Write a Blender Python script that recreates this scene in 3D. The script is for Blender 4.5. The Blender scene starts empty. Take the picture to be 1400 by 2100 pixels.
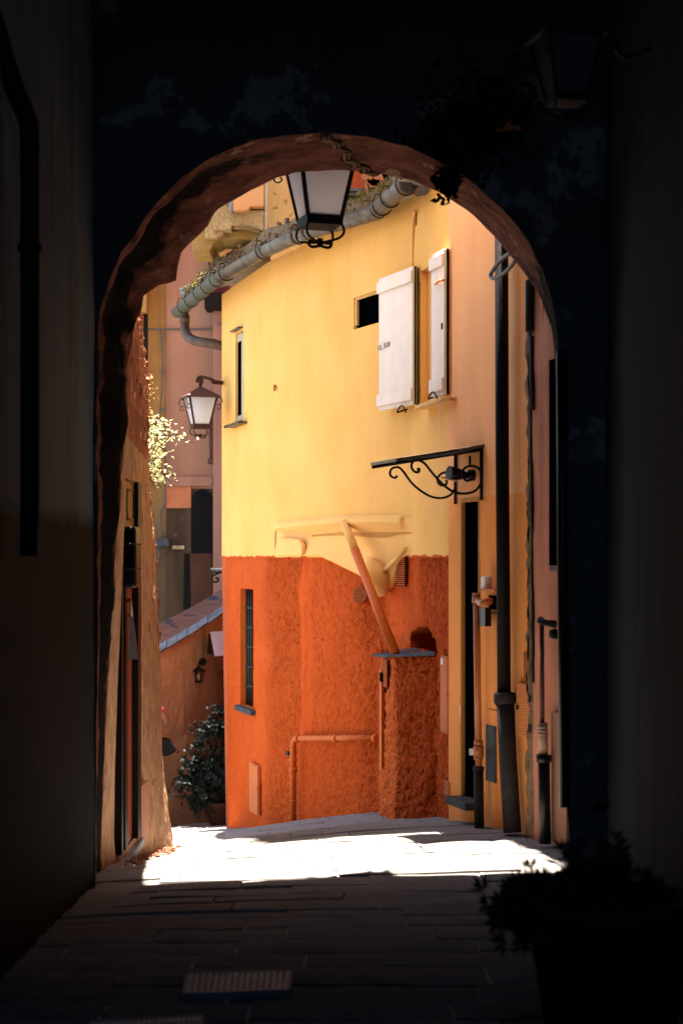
import bpy, math, random
import numpy as np
from mathutils import Vector, Matrix, noise
random.seed(7)
R = math.radians
F = 3500.0; HX = 700.0; HY = 1145.0; EYE = 1.6
scene = bpy.context.scene
COL = scene.collection

# ------------------------------------------------------------------ camera maths
def P(x, y, d):
    return Vector(((x-HX)*d/F, d, EYE+(HY-y)*d/F))

class Poly:
    """vertical wall over a plan polyline; (x, y) of the picture map to points on it"""
    def __init__(s, pts, round_=0.0, n=None):
        s.p = [Vector(p) for p in pts]
        s.cum = [0.0]
        for a, b in zip(s.p, s.p[1:]): s.cum.append(s.cum[-1]+(b-a).length)
        s.L = s.cum[-1]; s.r = round_
    def seg(s, u):
        for i in range(len(s.p)-1):
            if u <= s.cum[i+1]: return i
        return len(s.p)-2
    def raw(s, u):
        i = s.seg(u); a, b = s.p[i], s.p[i+1]
        return a+(b-a)*((u-s.cum[i])/(s.cum[i+1]-s.cum[i]))
    def rawn(s, u):
        i = s.seg(u); d = (s.p[i+1]-s.p[i]).normalized()
        n = Vector((d.y, -d.x))
        m = (s.p[i]+s.p[i+1])/2
        return n if n.dot(-m) > 0 else -n
    def at(s, u):
        if s.r <= 0: return s.raw(u)
        k = [-1, -.5, 0, .5, 1]
        return sum((s.raw(min(max(u+t*s.r, 0), s.L) if min(u, s.L-u) > s.r else u) for t in k), Vector((0, 0)))/5
    def n(s, u):
        if s.r <= 0: return s.rawn(u)
        k = [-1.5, -.75, 0, .75, 1.5]
        return sum((s.rawn(min(max(u+t*s.r, 0), s.L)) for t in k), Vector((0, 0))).normalized()
    def u(s, x, off=0.0):
        k = (x-HX)/F; best = None
        for i in range(len(s.p)-1):
            nn_ = s.rawn((s.cum[i]+s.cum[i+1])/2)*off
            a, b = s.p[i]+nn_, s.p[i+1]+nn_
            den = (b.x-a.x)-k*(b.y-a.y)
            if abs(den) < 1e-9: continue
            t = (k*a.y-a.x)/den
            if -1e-6 <= t <= 1+1e-6:
                return s.cum[i]+t*(b-a).length
            if best is None or abs(t-.5) < best[0]: best = (abs(t-.5), s.cum[i]+t*(b-a).length)
        return best[1]
    def d(s, x): return s.raw(s.u(x)).y if 0 <= s.u(x) <= s.L else s.ext(s.u(x)).y
    def ext(s, u):
        i = s.seg(min(max(u, 0), s.L)); a, b = s.p[i], s.p[i+1]
        return a+(b-a)*((u-s.cum[i])/(s.cum[i+1]-s.cum[i]))
    def px(s, x, y, off=0.0):
        u = s.u(x, off); q = s.ext(u); n = s.rawn(min(max(u, 0), s.L))
        Y_ = q.y+n.y*off
        return Vector((q.x+n.x*off, Y_, EYE+(HY-y)*Y_/F))
    def uz(s, u, z, off=0.0):
        q = s.ext(u); n = s.rawn(min(max(u, 0), s.L))
        return Vector((q.x+n.x*off, q.y+n.y*off, z))
    def z(s, x, y): return EYE+(HY-y)*s.d(x)/F

# ------------------------------------------------------------------ mesh builder
class MB:
    def __init__(s): s.v = []; s.f = []; s.sm = []
    def add(s, vs, fs, smooth=False):
        o = len(s.v); s.v += [tuple(v) for v in vs]
        for f in fs: s.f.append(tuple(i+o for i in f)); s.sm.append(smooth)
        return s
    def hexa(s, a):  # 8 pts: bottom 4 ccw, top 4
        return s.add(a, [(0,3,2,1),(4,5,6,7),(0,1,5,4),(1,2,6,5),(2,3,7,6),(3,0,4,7)])
    def box(s, c, sz, M=None):
        x, y, z = sz[0]/2, sz[1]/2, sz[2]/2
        vs = [Vector(p) for p in ((-x,-y,-z),(x,-y,-z),(x,y,-z),(-x,y,-z),(-x,-y,z),(x,-y,z),(x,y,z),(-x,y,z))]
        if M is not None: vs = [M @ v for v in vs]
        return s.hexa([v+Vector(c) for v in vs])
    def wbox(s, W, x0, x1, y0, y1, o0, o1, skew=0):
        u0, u1 = W.u(x0, o1), W.u(x1, o1); xm = (x0+x1)/2
        z0, z1 = W.px(xm, y1, o1).z, W.px(xm, y0, o1).z
        return s.wboxuz(W, u0, u1, z0, z1, o0, o1)
    def wboxuz(s, W, u0, u1, z0, z1, o0, o1):
        return s.hexa([W.uz(u0,z0,o1), W.uz(u1,z0,o1), W.uz(u1,z0,o0), W.uz(u0,z0,o0),
                       W.uz(u0,z1,o1), W.uz(u1,z1,o1), W.uz(u1,z1,o0), W.uz(u0,z1,o0)])
    def prism(s, pts, vec, smooth=False):
        n = len(pts); vec = Vector(vec); pts = [Vector(p) for p in pts]
        s.add(pts+[p+vec for p in pts], [tuple(range(n)), tuple(range(2*n-1, n-1, -1))]+[(i,i+n,(i+1)%n+n,(i+1)%n) for i in range(n)], smooth)
        return s
    def tube(s, pts, r, sides=8, cap=True, arc=None, flat=None, smooth=True):
        pts = [Vector(p) for p in pts]; n = len(pts)
        rs = r if isinstance(r, (list, tuple)) else [r]*n
        T = []
        for i in range(n):
            t = (pts[min(i+1, n-1)]-pts[max(i-1, 0)]); T.append(t.normalized() if t.length > 1e-9 else Vector((0,0,1)))
        up = Vector((0,0,1)) if abs(T[0].z) < .9 else Vector((1,0,0))
        N = (up-T[0]*up.dot(T[0])).normalized(); vs = []
        for i in range(n):
            N = (N-T[i]*N.dot(T[i])).normalized(); B = T[i].cross(N)
            for k in range(sides):
                a = 2*math.pi*k/sides
                vs.append(pts[i]+(N*math.cos(a)+B*math.sin(a))*rs[i])
        fs = [(i*sides+k, i*sides+(k+1)%sides, (i+1)*sides+(k+1)%sides, (i+1)*sides+k) for i in range(n-1) for k in range(sides)]
        s.add(vs, fs, smooth)
        if cap:
            o = len(s.v)-n*sides
            s.f.append(tuple(o+k for k in range(sides-1, -1, -1))); s.sm.append(False)
            s.f.append(tuple(o+(n-1)*sides+k for k in range(sides))); s.sm.append(False)
        return s
    def lathe(s, prof, c, sides=16, M=None, smooth=True):
        c = Vector(c); vs = []
        for (r, z) in prof:
            for k in range(sides):
                a = 2*math.pi*k/sides; v = Vector((r*math.cos(a), r*math.sin(a), z))
                vs.append((M @ v if M is not None else v)+c)
        n = len(prof)
        s.add(vs, [(i*sides+k, i*sides+(k+1)%sides, (i+1)*sides+(k+1)%sides, (i+1)*sides+k) for i in range(n-1) for k in range(sides)], smooth)
        return s
    def sheet(s, fn, us, zs, hole=None, smooth=True):
        vs = [fn(u, z) for z in zs for u in us]; nu = len(us); fs = []
        for j in range(len(zs)-1):
            for i in range(nu-1):
                if hole and hole((us[i]+us[i+1])/2, (zs[j]+zs[j+1])/2): continue
                fs.append((j*nu+i, j*nu+i+1, (j+1)*nu+i+1, (j+1)*nu+i))
        return s.add(vs, fs, smooth)
    def leaf(s, c, d, up, l, w):
        d = d.normalized(); side = d.cross(up)
        side = side.normalized() if side.length > 1e-6 else Vector((1,0,0))
        nn = side.cross(d)
        a = c; m = c+d*l*.5; e = c+d*l
        s.add([a, m+side*w*.5+nn*w*.18, e, m-side*w*.5+nn*w*.18, m-nn*w*.02], [(0,1,4),(1,2,4),(2,3,4),(3,0,4)])
        return s
    def build(s, name, m, parent=None, bevel=0, sub=None, solid=0):
        off = Vector((0,0,0)); p = parent
        while p is not None: off += p.location; p = p.parent
        me = bpy.data.meshes.new(name)
        me.from_pydata([tuple(Vector(v)-off) for v in s.v], [], s.f); me.update()
        me.polygons.foreach_set('use_smooth', s.sm)
        me.materials.append(m)
        o = bpy.data.objects.new(name, me); COL.objects.link(o)
        if parent is not None: o.parent = parent
        if solid:
            md = o.modifiers.new('solid', 'SOLIDIFY'); md.thickness = solid; md.offset = 0
        if bevel:
            md = o.modifiers.new('bevel', 'BEVEL'); md.width = bevel; md.segments = 2; md.limit_method = 'ANGLE'; md.angle_limit = R(40)
            md.harden_normals = False
        return o

def frange(a, b, st):
    n = max(1, int(round(abs(b-a)/st))); return [a+(b-a)*i/n for i in range(n+1)]
def lines(a, b, st, cuts=()):
    c = sorted([a, b]+[q for q in cuts if min(a,b) < q < max(a,b)]); out = [c[0]]
    for p, q in zip(c, c[1:]): out += frange(p, q, st)[1:]
    return out
def crom(pts, n=6):
    pts = [Vector(p) for p in pts]; out = []
    for i in range(len(pts)-1):
        p0, p1, p2, p3 = pts[max(i-1,0)], pts[i], pts[i+1], pts[min(i+2, len(pts)-1)]
        for k in range(n):
            t = k/n
            out.append(.5*((2*p1)+(p2-p0)*t+(2*p0-5*p1+4*p2-p3)*t*t+(3*p1-p0-3*p2+p3)*t**3))
    out.append(pts[-1]); return out
def thing(name, loc, label, cat, group=None):
    o = bpy.data.objects.new(name, None); COL.objects.link(o); o.location = loc; o.empty_display_size = .1
    o['label'] = label; o['category'] = cat
    if group: o['group'] = group
    return o
def tag(o, label, cat, group=None):
    o['label'] = label; o['category'] = cat
    if group: o['group'] = group
    return o
def struct(o): o['kind'] = 'structure'; return o
def fbm(v, o=4): return noise.fractal(v, 1.0, 2.0, o)

# ------------------------------------------------------------------ materials
def mat(name, c, c2=None, rough=.85, var=.5, vs=2.0, lo=.35, hi=.65, streak=0.0, bump=.3, bs=40, bump2=0.0, bs2=12,
        metal=0.0, zsplit=None, c3=None, spec=.04, transl=None, blotch=None, fine=.06, trans=0.0, ygrad=None, attr=None, bd=.01, tf=.5, battr=None):
    m = bpy.data.materials.new(name); m.use_nodes = True; nt = m.node_tree; N = nt.nodes; L = nt.links
    b = N['Principled BSDF']; b.inputs['Roughness'].default_value = rough; b.inputs['Metallic'].default_value = metal
    b.inputs['Specular IOR Level'].default_value = spec
    if trans: b.inputs['Transmission Weight'].default_value = trans
    geo = N.new('ShaderNodeNewGeometry').outputs['Position']
    def mapped(sc):
        n = N.new('ShaderNodeVectorMath'); n.operation = 'MULTIPLY'; n.inputs[1].default_value = sc; L.new(geo, n.inputs[0]); return n.outputs[0]
    def nz(scale, det=5, vec=None, ro=.55):
        n = N.new('ShaderNodeTexNoise'); n.inputs['Scale'].default_value = scale; n.inputs['Detail'].default_value = det
        n.inputs['Roughness'].default_value = ro; L.new(vec or geo, n.inputs['Vector']); return n.outputs['Fac']
    def mr(f, a, bb, o0=0.0, o1=1.0):
        n = N.new('ShaderNodeMapRange'); n.inputs['From Min'].default_value = a; n.inputs['From Max'].default_value = bb
        n.inputs['To Min'].default_value = o0; n.inputs['To Max'].default_value = o1; L.new(f, n.inputs['Value']); return n.outputs[0]
    def mix(f, a, bb):
        n = N.new('ShaderNodeMix'); n.data_type = 'RGBA'
        if isinstance(f, float): n.inputs[0].default_value = f
        else: L.new(f, n.inputs[0])
        for i, q in ((6, a), (7, bb)):
            if isinstance(q, (tuple, list)): n.inputs[i].default_value = (*q[:3], 1)
            else: L.new(q, n.inputs[i])
        return n.outputs[2]
    def mth(op, a, bb):
        n = N.new('ShaderNodeMath'); n.operation = op
        for i, q in enumerate((a, bb)):
            if isinstance(q, (int, float)): n.inputs[i].default_value = q
            else: L.new(q, n.inputs[i])
        return n.outputs[0]
    if c2 is None: c2 = tuple(q*.72 for q in c)
    col = mix(mth('MULTIPLY', mr(nz(vs), lo, hi), var), c, c2)
    if streak:
        col = mix(mth('MULTIPLY', mr(nz(1.0, 6, mapped((7, 7, .5))), .42, .7), streak), col, tuple(q*.45 for q in c2))
    if blotch:  # (colour, scale, threshold)
        for (bc, bsz, th) in blotch:
            col = mix(mr(nz(bsz, 8, None, .65), th, th+.035), col, bc)
    if zsplit is not None:
        sep = N.new('ShaderNodeSeparateXYZ'); L.new(geo, sep.inputs[0])
        zz = mth('ADD', sep.outputs['Z'], mth('MULTIPLY', mth('SUBTRACT', nz(9, 4), .5), .05))
        c3v = mix(mth('MULTIPLY', mr(nz(vs*1.3), .35, .65), var), c3, tuple(q*.7 for q in c3))
        if isinstance(zsplit, tuple): lo_, hi_ = zsplit
        else: lo_, hi_ = zsplit-.004, zsplit+.004
        col = mix(mr(zz, lo_, hi_), c3v, col)
    if ygrad:
        sep = N.new('ShaderNodeSeparateXYZ'); L.new(geo, sep.inputs[0]); gm = N.new('ShaderNodeMix'); gm.data_type = 'RGBA'; gm.blend_type = 'MULTIPLY'
        L.new(mr(mth('ADD', sep.outputs['Y'], mth('MULTIPLY', nz(3), .8)), ygrad[0], ygrad[1], 1.0, 0.0), gm.inputs[0]); L.new(col, gm.inputs[6]); gm.inputs[7].default_value = (*ygrad[2], 1); col = gm.outputs[2]
    if attr:
        an = N.new('ShaderNodeAttribute'); an.attribute_name = attr[0]
        col = mix(mr(mth('ADD', an.outputs['Fac'], mth('MULTIPLY', mth('SUBTRACT', nz(7, 6), .5), .9)), .38, .62), col, attr[1])
    if fine:
        n = N.new('ShaderNodeMix'); n.data_type = 'RGBA'; n.blend_type = 'MULTIPLY'; n.inputs[0].default_value = 1.0
        g = N.new('ShaderNodeCombineColor')
        q = mr(nz(90, 3), .3, .7, 1-fine*2, 1.0)
        for i in range(3): L.new(q, g.inputs[i])
        L.new(col, n.inputs[6]); L.new(g.outputs[0], n.inputs[7]); col = n.outputs[2]
    L.new(col, b.inputs['Base Color'])
    h = None
    if bump:
        h = mth('MULTIPLY', nz(bs, 6, None, .6), bump)
    if bump2:
        h2 = mth('MULTIPLY', nz(bs2, 5), bump2); h = mth('ADD', h, h2) if h is not None else h2
    if h is not None:
        if battr:
            an = N.new('ShaderNodeAttribute'); an.attribute_name = battr; h = mth('MULTIPLY', h, an.outputs['Fac'])
        bp = N.new('ShaderNodeBump'); bp.inputs['Distance'].default_value = bd; bp.inputs['Strength'].default_value = 1.0
        L.new(h, bp.inputs['Height']); L.new(bp.outputs[0], b.inputs['Normal'])
    if transl:
        t = N.new('ShaderNodeBsdfTranslucent'); t.inputs[0].default_value = (*transl, 1)
        a = N.new('ShaderNodeMixShader'); a.inputs[0].default_value = tf
        L.new(b.outputs[0], a.inputs[1]); L.new(t.outputs[0], a.inputs[2])
        L.new(a.outputs[0], N['Material Output'].inputs[0])
    return m

YEL = (.86, .485, .145); ORG = (.60, .10, .017)
ZS = EYE+.02
M = {}
M['yellow'] = mat('yellow_stucco', YEL, (.74,.40,.09), zsplit=ZS, c3=ORG, bump=.35, bs=30, bump2=1.4, bs2=3, var=.7, fine=.03, vs=1.6, streak=.05, blotch=[((.83,.46,.14), .9, .56), ((.64,.36,.11), 2.1, .71)])
M['yellow_under'] = mat('yellow_paint', (.84,.50,.17), (.76,.42,.12), bump=.3, bs=30, fine=.02)
M['orange_rough'] = mat('orange_roughcast', ORG, (.46,.075,.015), zsplit=ZS, c3=ORG, bump=2.2, bs=26, bump2=2.4, bs2=9, fine=.12)
M['orange_rough'] = mat('orange_roughcast', ORG, (.46,.07,.011), bump=2.0, bs=44, bump2=1.6, bs2=15, fine=.08, vs=2.2, bd=.019, battr='coarse', blotch=[((.50,.075,.011), 15, .56)])
M['orange_shaded'] = mat('orange_roughcast_shaded', (.54,.085,.014), (.40,.056,.008), bump=2.2, bs=40, bump2=1.8, bs2=14, fine=.10, vs=3, bd=.02, blotch=[((.40,.055,.008), 15, .58)])  # darker copy of the roughcast: shade on the pillar front put into the colour
M['orange_paint'] = mat('orange_paint', (.58,.125,.018), rough=.5, bump=.1, spec=.12, fine=.03, vs=6)
M['orange_panel'] = mat('orange_panel_paint', (.58,.17,.06), rough=.5, bump=.05, fine=.03, vs=5)
M['peach'] = mat('peach_stucco', (.97,.47,.20), (.90,.39,.14), zsplit=(1.97,1.99), c3=(.95,.37,.10), streak=.12, bump=.2, bs=25, vs=1.5, fine=.03)
M['pinkwall'] = mat('pink_stucco', (.58,.25,.15), (.38,.14,.08), streak=.55, bump=.35, vs=2.5, bump2=.5)
M['crust'] = mat('crumbled_plaster', (.30,.20,.12), (.09,.06,.04), bump=1.5, bs=30, vs=14, bump2=1.5, bs2=12, fine=.15)
M['archw'] = mat('dark_arch_plaster', (.050,.068,.085), (.028,.04,.05), bump=.8, bs=14, vs=2, blotch=[((.15,.17,.20), 2.3, .59), ((.13,.11,.08), 5.0, .66)], fine=.1)  # dark base tone with paler blotches
M['soffit'] = mat('red_soffit_plaster', (.22,.085,.058), (.09,.035,.026), bump=1.3, bs=16, bump2=1.6, bs2=5, bd=.03, vs=6, lo=.4, hi=.6, var=.8, blotch=[((.34,.19,.14), 5.5, .59), ((.05,.022,.018), 8, .63), ((.42,.34,.28), 11, .68)], fine=.12, attr=('painted_shade', (.010,.007,.007)))  # near-black mask colour is shade painted into the plaster
M['painted_shade'] = mat('shade_black_stone', (.008,.006,.006), (.02,.012,.009), bump=1.2, bs=14, vs=5, lo=.45, hi=.6, spec=.05, blotch=[((.06,.035,.028), 7, .64)])  # near-black tone made for the painted shade of the groove
M['rearw'] = mat('sunlit_cream_plaster', (.80,.74,.62), (.7,.62,.5), bump=.3)
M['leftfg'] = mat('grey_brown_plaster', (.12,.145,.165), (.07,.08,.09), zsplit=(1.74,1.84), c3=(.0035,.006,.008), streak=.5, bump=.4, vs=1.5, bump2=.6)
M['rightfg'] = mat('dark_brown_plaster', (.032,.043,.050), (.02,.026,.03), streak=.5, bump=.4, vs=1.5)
M['ceil'] = mat('added_dark_shell', (.05,.06,.07))  # for the unseen ceiling and rear wall added to keep light out
M['garden'] = mat('weathered_ochre_render', (.54,.34,.20), (.24,.13,.075), streak=.22, lo=.4, hi=.6, bump=1.6, bs=24, bump2=2.2, bs2=6, vs=7, blotch=[((.30,.12,.08), 4, .60)], fine=.14)
M['brick'] = mat('exposed_red_brick', (.38,.15,.09), (.13,.065,.045), bump=2.5, bs=14, bump2=2, bs2=5, vs=7, lo=.42, hi=.58, blotch=[((.60,.36,.26), 5.5, .585), ((.05,.03,.022), 10, .62)], fine=.14, bd=.02)
M['stone'] = mat('paving_stone', (.25,.235,.225), (.14,.13,.125), bump=.9, bs=22, bump2=1.0, bs2=6, vs=5, rough=.85, fine=.12, spec=.06, ygrad=(6.3, 8.8, (.055,.14,.21)))  # ygrad paints the darker, bluer shade of the near passage into the stone
M['dirt'] = mat('joint_earth', (.20,.20,.20), bump=1.0)
M['slate'] = mat('slate', (.07,.078,.085), (.03,.034,.038), rough=.6, bump=.5, vs=8)
M['whiteslate'] = mat('pale_slate', (.24,.27,.31), (.05,.06,.075), rough=.5, bump=.6, vs=5, lo=.42, hi=.58, streak=.3, spec=.3)
M['iron'] = mat('black_iron', (.004,.004,.004), (.006,.004,.003), rough=.7, bump=.3, bs=80, vs=20, spec=.2)
M['rustiron'] = mat('rusty_iron', (.07,.035,.025), (.03,.018,.015), rough=.7, bump=.4, bs=80, vs=20)
M['browniron'] = mat('brown_sheet_metal', (.10,.04,.028), (.06,.025,.018), rough=.6, spec=.15, bump=.3, vs=9)
M['zinc'] = mat('weathered_zinc', (.13,.115,.095), (.06,.038,.024), rough=.36, metal=.5, bump=.3, bs=30, vs=9, streak=.5, lo=.45, hi=.55, blotch=[((.06,.033,.018), 9, .58), ((.24,.23,.21), 13, .64)])
M['zincg'] = mat('greenish_zinc', (.10,.115,.09), (.05,.045,.034), rough=.45, metal=.3, bump=.3, bs=30, vs=9)
M['copper'] = mat('brown_pipe_metal', (.13,.085,.06), (.05,.035,.028), rough=.4, metal=.4, bump=.3, vs=12)
M['white'] = mat('white_painted_wood', (.86,.74,.60), (.76,.64,.50), rough=.55, bump=.15, bs=60, vs=8, fine=.02, streak=.1)
M['whitepl'] = mat('white_plastic', (.78,.74,.68), rough=.4, bump=0, fine=0)
M['brass'] = mat('dull_brass', (.35,.28,.18), (.2,.15,.1), rough=.45, metal=.5, bump=.2, vs=30)
M['dark'] = mat('dark_interior', (.0008,.001,.0013), bump=0, fine=0, spec=0, rough=1)
M['darkgreen'] = mat('dark_green_paint', (.012,.018,.015), rough=.5, bump=.2, spec=.3)
M['castiron'] = mat('cast_iron', (.035,.031,.03), (.012,.010,.009), rough=.6, spec=.1, bump=.8, bs=40, vs=10, streak=.4, blotch=[((.16,.07,.035), 14, .64)])
M['brownpipe'] = mat('dark_brown_pipe', (.008,.005,.0045), (.005,.0035,.0035), rough=.6, spec=.08, bump=.3, vs=6, blotch=[((.06,.022,.012), 9, .68)])
M['blackpl'] = mat('black_plastic', (.003,.003,.0035), rough=.4, bump=.05, spec=.25, fine=0)
M['cream'] = mat('cream_plastic', (.50,.36,.26), (.36,.2,.13), rough=.45, bump=.1, vs=12)
M['frost'] = mat('frosted_glass', (.85,.87,.90), (.7,.72,.76), rough=.35, bump=.4, bs=180, vs=14, tf=.72, transl=(.93,.95,.98), fine=0, spec=.2)
M['wood'] = mat('orange_varnished_wood', (.42,.17,.05), (.24,.085,.025), rough=.4, streak=.6, bump=.3, vs=6)
M['redwood'] = mat('red_brown_wood', (.30,.075,.045), (.18,.045,.03), rough=.35, streak=.4, bump=.2)
M['blackwood'] = mat('black_painted_wood', (.004,.0035,.0035), rough=.5, bump=.1, spec=.15)
M['pinkpl'] = mat('pink_stucco_far', (.34,.185,.125), (.25,.12,.08), streak=.3, bump=.3, bs=14, vs=1.1, bump2=.6, bs2=2)
M['pinkpl2'] = mat('faded_pink_stucco', (.28,.15,.11), (.20,.10,.075), streak=.4, bump=.3, vs=2)
M['ochre'] = mat('ochre_stucco_far', (.33,.185,.06), (.24,.13,.05), zsplit=(1.6,2.9), c3=(.10,.07,.04), streak=.45, bump=.3, vs=3, blotch=[((.12,.08,.05), 13, .70)])
M['stain'] = mat('stained_plaster', (.085,.055,.034), (.04,.03,.022), streak=.5, bump=.6, vs=1.8, blotch=[((.14,.10,.065), 3.2, .64)])
M['blot'] = mat('soot_blackened_plaster', (.008,.008,.009), (.014,.011,.01), bump=.5, vs=3)
M['fadedp'] = mat('fading_painted_plaster', (.22,.12,.085), (.15,.095,.075), streak=.4, bump=.4, vs=4, blotch=[((.06,.06,.08), 4.2, .58), ((.28,.22,.18), 6.5, .66)])
M['tan'] = mat('tan_roughcast', (.76,.62,.47), (.56,.44,.32), bump=1.5, bs=26, bump2=1.5, bs2=8, vs=2, fine=.1, streak=.15)
M['balst'] = mat('weathered_sandstone', (.52,.38,.19), (.30,.19,.08), bump=1.4, bs=22, vs=3.5, lo=.42, hi=.58, blotch=[((.07,.05,.03), 7, .615), ((.62,.5,.32), 5, .63)], fine=.12, bump2=1.5, bd=.03)
M['balst2'] = mat('ochre_stone', (.34,.22,.075), (.16,.10,.04), bump=1.0, bs=18, vs=7, blotch=[((.09,.07,.04), 7, .64)])
M['uporg'] = mat('orange_panel_stucco', (.70,.36,.16), (.58,.26,.08), bump=.4, vs=4, streak=.2)
M['upyel'] = mat('upper_yellow_stucco', (.76,.50,.22), (.60,.34,.10), bump=.4, vs=3, streak=.15, blotch=[((.42,.24,.08), 16, .60)])
M['redst'] = mat('red_stucco', (.52,.12,.04), (.34,.07,.025), bump=.4, vs=5, streak=.3)
M['beam'] = mat('weathered_beam', (.15,.13,.12), (.05,.045,.045), streak=.3, bump=.5, vs=8)
M['moss'] = mat('mossy_mortar', (.24,.18,.11), (.10,.075,.045), bump=2.2, bs=40, bump2=2.5, bs2=14, vs=16, lo=.42, hi=.6, blotch=[((.30,.27,.06), 9, .62), ((.05,.04,.03), 22, .60)], fine=.15)
M['mossg'] = mat('yellow_green_moss', (.22,.20,.04), (.08,.07,.02), bump=2, bs=60, vs=30)
M['rust'] = mat('terracotta', (.45,.17,.08), (.3,.1,.05), bump=.6, vs=6)
M['leafd'] = mat('dark_glossy_leaves', (.010,.019,.016), (.003,.007,.006), rough=.5, bump=0, spec=.1, vs=20, fine=0)
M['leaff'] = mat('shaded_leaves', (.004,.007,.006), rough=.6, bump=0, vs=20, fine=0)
M['leafb'] = mat('pale_green_leaves', (.50,.54,.28), (.22,.28,.09), rough=.5, bump=0, vs=25, fine=0, transl=(.66,.68,.36))
M['leafo'] = mat('dry_orange_leaves', (.35,.20,.08), (.2,.1,.04), rough=.6, bump=0, vs=25, fine=0, transl=(.5,.3,.12))
M['twig'] = mat('twig_bark', (.03,.02,.013), bump=.5)
M['pot'] = mat('terracotta_pot', (.05,.02,.014), bump=.6)
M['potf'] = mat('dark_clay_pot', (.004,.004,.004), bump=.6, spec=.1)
M['skin'] = mat('skin', (.46,.24,.16), rough=.55, bump=.1, fine=.02)
M['cloth'] = mat('dark_cloth', (.02,.02,.026), bump=.6, bs=90)
M['clothw'] = mat('white_cloth', (.6,.56,.58), bump=.4, bs=90)
M['hair'] = mat('dark_brown_hair', (.03,.018,.012), bump=1, bs=120)
M['redband'] = mat('red_band', (.5,.03,.06), bump=0)
M['cable'] = mat('grey_cable', (.12,.11,.10), rough=.5, bump=.2)
M['paperm'] = mat('grey_white_sheet', (.72,.80,.90), (.55,.62,.72), rough=.6, bump=.3, bs=20)
M['plate'] = mat('cream_plate', (.50,.40,.26), bump=.1)
M['ink'] = mat('dark_lettering', (.06,.04,.03), bump=0, fine=0)
M['inkf'] = mat('faded_ochre_lettering', (.22,.12,.03), bump=0, fine=0)
M['grate'] = mat('worn_grate_metal', (.07,.10,.14), (.025,.035,.05), rough=.6, metal=.2, bump=.4, bs=60)
M['ventdark'] = mat('dark_vent_slot', (.09,.018,.006), bump=0)
M['stud'] = mat('polished_studs', (.26,.32,.38), (.10,.13,.16), rough=.5, metal=.2, vs=14, bump=.2)
M['orlamp'] = mat('orange_painted_metal', (.75,.25,.05), rough=.4, bump=.1)

# ------------------------------------------------------------------ ground
GP = [(470,1698,16.4),(560,1692,14.6),(628,1680,14.0),(700,1672,13.5),(790,1665,12.95),(805,1680,12.15),(895,1675,11.55),
      (925,1680,11.05),(1050,1705,10.02),(1145,1732,9.38),(340,1740,12.2),(258,1765,9.8),(700,1145+650,8.4),(700,2020,6.0),
      (340,1690,18.3),(460,1690,20.5),(600,1705,11.0),(350,1750,10.5)]
G = [((x-HX)*d/F, d, EYE-(y-HY)*d/F) for x, y, d in GP]
G += [(X, Y, EYE-1.5) for X in (-1.3, 1.3) for Y in (-3, 2, 6)]+[(-1.3,24,-1.95),(1.5,24,-1.6),(1.5,16,-.6),(-3,16,-.98)]
G = np.array(G)
def _k(r2): return np.where(r2 > 1e-12, r2*np.log(np.maximum(r2, 1e-12))*.5, 0)
_n = len(G)
_A = _k(((G[:, None, :2]-G[None, :, :2])**2).sum(-1))+np.eye(_n)*.02
_Pm = np.c_[np.ones(_n), G[:, :2]]
_S = np.block([[_A, _Pm], [_Pm.T, np.zeros((3, 3))]])
_w = np.linalg.solve(_S, np.r_[G[:, 2], 0, 0, 0])
def gz(X, Y):
    r2 = (G[:, 0]-X)**2+(G[:, 1]-Y)**2
    return float(_k(r2) @ _w[:_n]+_w[_n]+_w[_n+1]*X+_w[_n+2]*Y)

mb = MB()
mb.sheet(lambda u, z: (u, z, (gz(min(max(u,-3),2.2), min(max(z,-3),22))-.014) if abs(u) < 12 else -2.2), [-60,-30,-12]+frange(-4,4,.25)+[12,30,60], [-40,-10]+frange(-3,24,.25)+[40,80,150])
struct(mb.build('ground', M['dirt']))

mb = MB()
Y = 3.6; row = 0
while Y < 21.5:
    h = random.uniform(.17, .30) if Y < 13 else random.uniform(.25, .4)
    X = -1.75+random.uniform(-.5, 0)
    if Y > 12: X -= 1.6
    xe = 1.5 if Y < 11 else 1.0
    while X < xe:
        w = random.uniform(.38, .95)
        sk = .045*X
        g = random.uniform(.002, .006)
        kk = .4 if Y < 7.4 else (1 if Y < 8.6 else .35); hh = random.uniform(-.005, .006)*kk; t1 = random.uniform(-.006,.006)*kk; t2 = random.uniform(-.006,.006)*kk
        nx = max(2, int(w/.12)); ny = 3
        vs = []; fs = []
        for j in range(ny+1):
            for i in range(nx+1):
                a = i/nx; b = j/ny
                x = X+g+(w-2*g)*a; y = Y+g+(h-2*g)*b
                jit = fbm(Vector((x*6, y*6, row)), 2)*.007
                if j in (0, ny): y += jit*1.4
                if i in (0, nx): x += jit*1.6
                e = -.007 if (i in (0, nx) or j in (0, ny)) else 0
                yy = y+sk*.9
                z = gz(x, yy)+hh+t1*(a-.5)*2+t2*(b-.5)*2+fbm(Vector((x*3, y*3, 5)), 3)*.006+e
                vs.append((x, yy, z))
        q = nx+1
        fs = [(j*q+i, j*q+i+1, (j+1)*q+i+1, (j+1)*q+i) for j in range(ny) for i in range(nx)]
        # skirts
        ring = [i for i in range(q)]+[j*q+nx for j in range(1, ny+1)]+[ny*q+i for i in range(nx-1, -1, -1)]+[j*q for j in range(ny-1, 0, -1)]
        o = len(vs); vs += [(vs[i][0], vs[i][1], vs[i][2]-.03) for i in ring]; nr = len(ring)
        fs += [(ring[k], o+k, o+(k+1) % nr, ring[(k+1) % nr]) for k in range(nr)]
        mb.add(vs, fs)
        X += w
    Y += h; row += 1
struct(mb.build('pavement', M['stone']))

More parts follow.
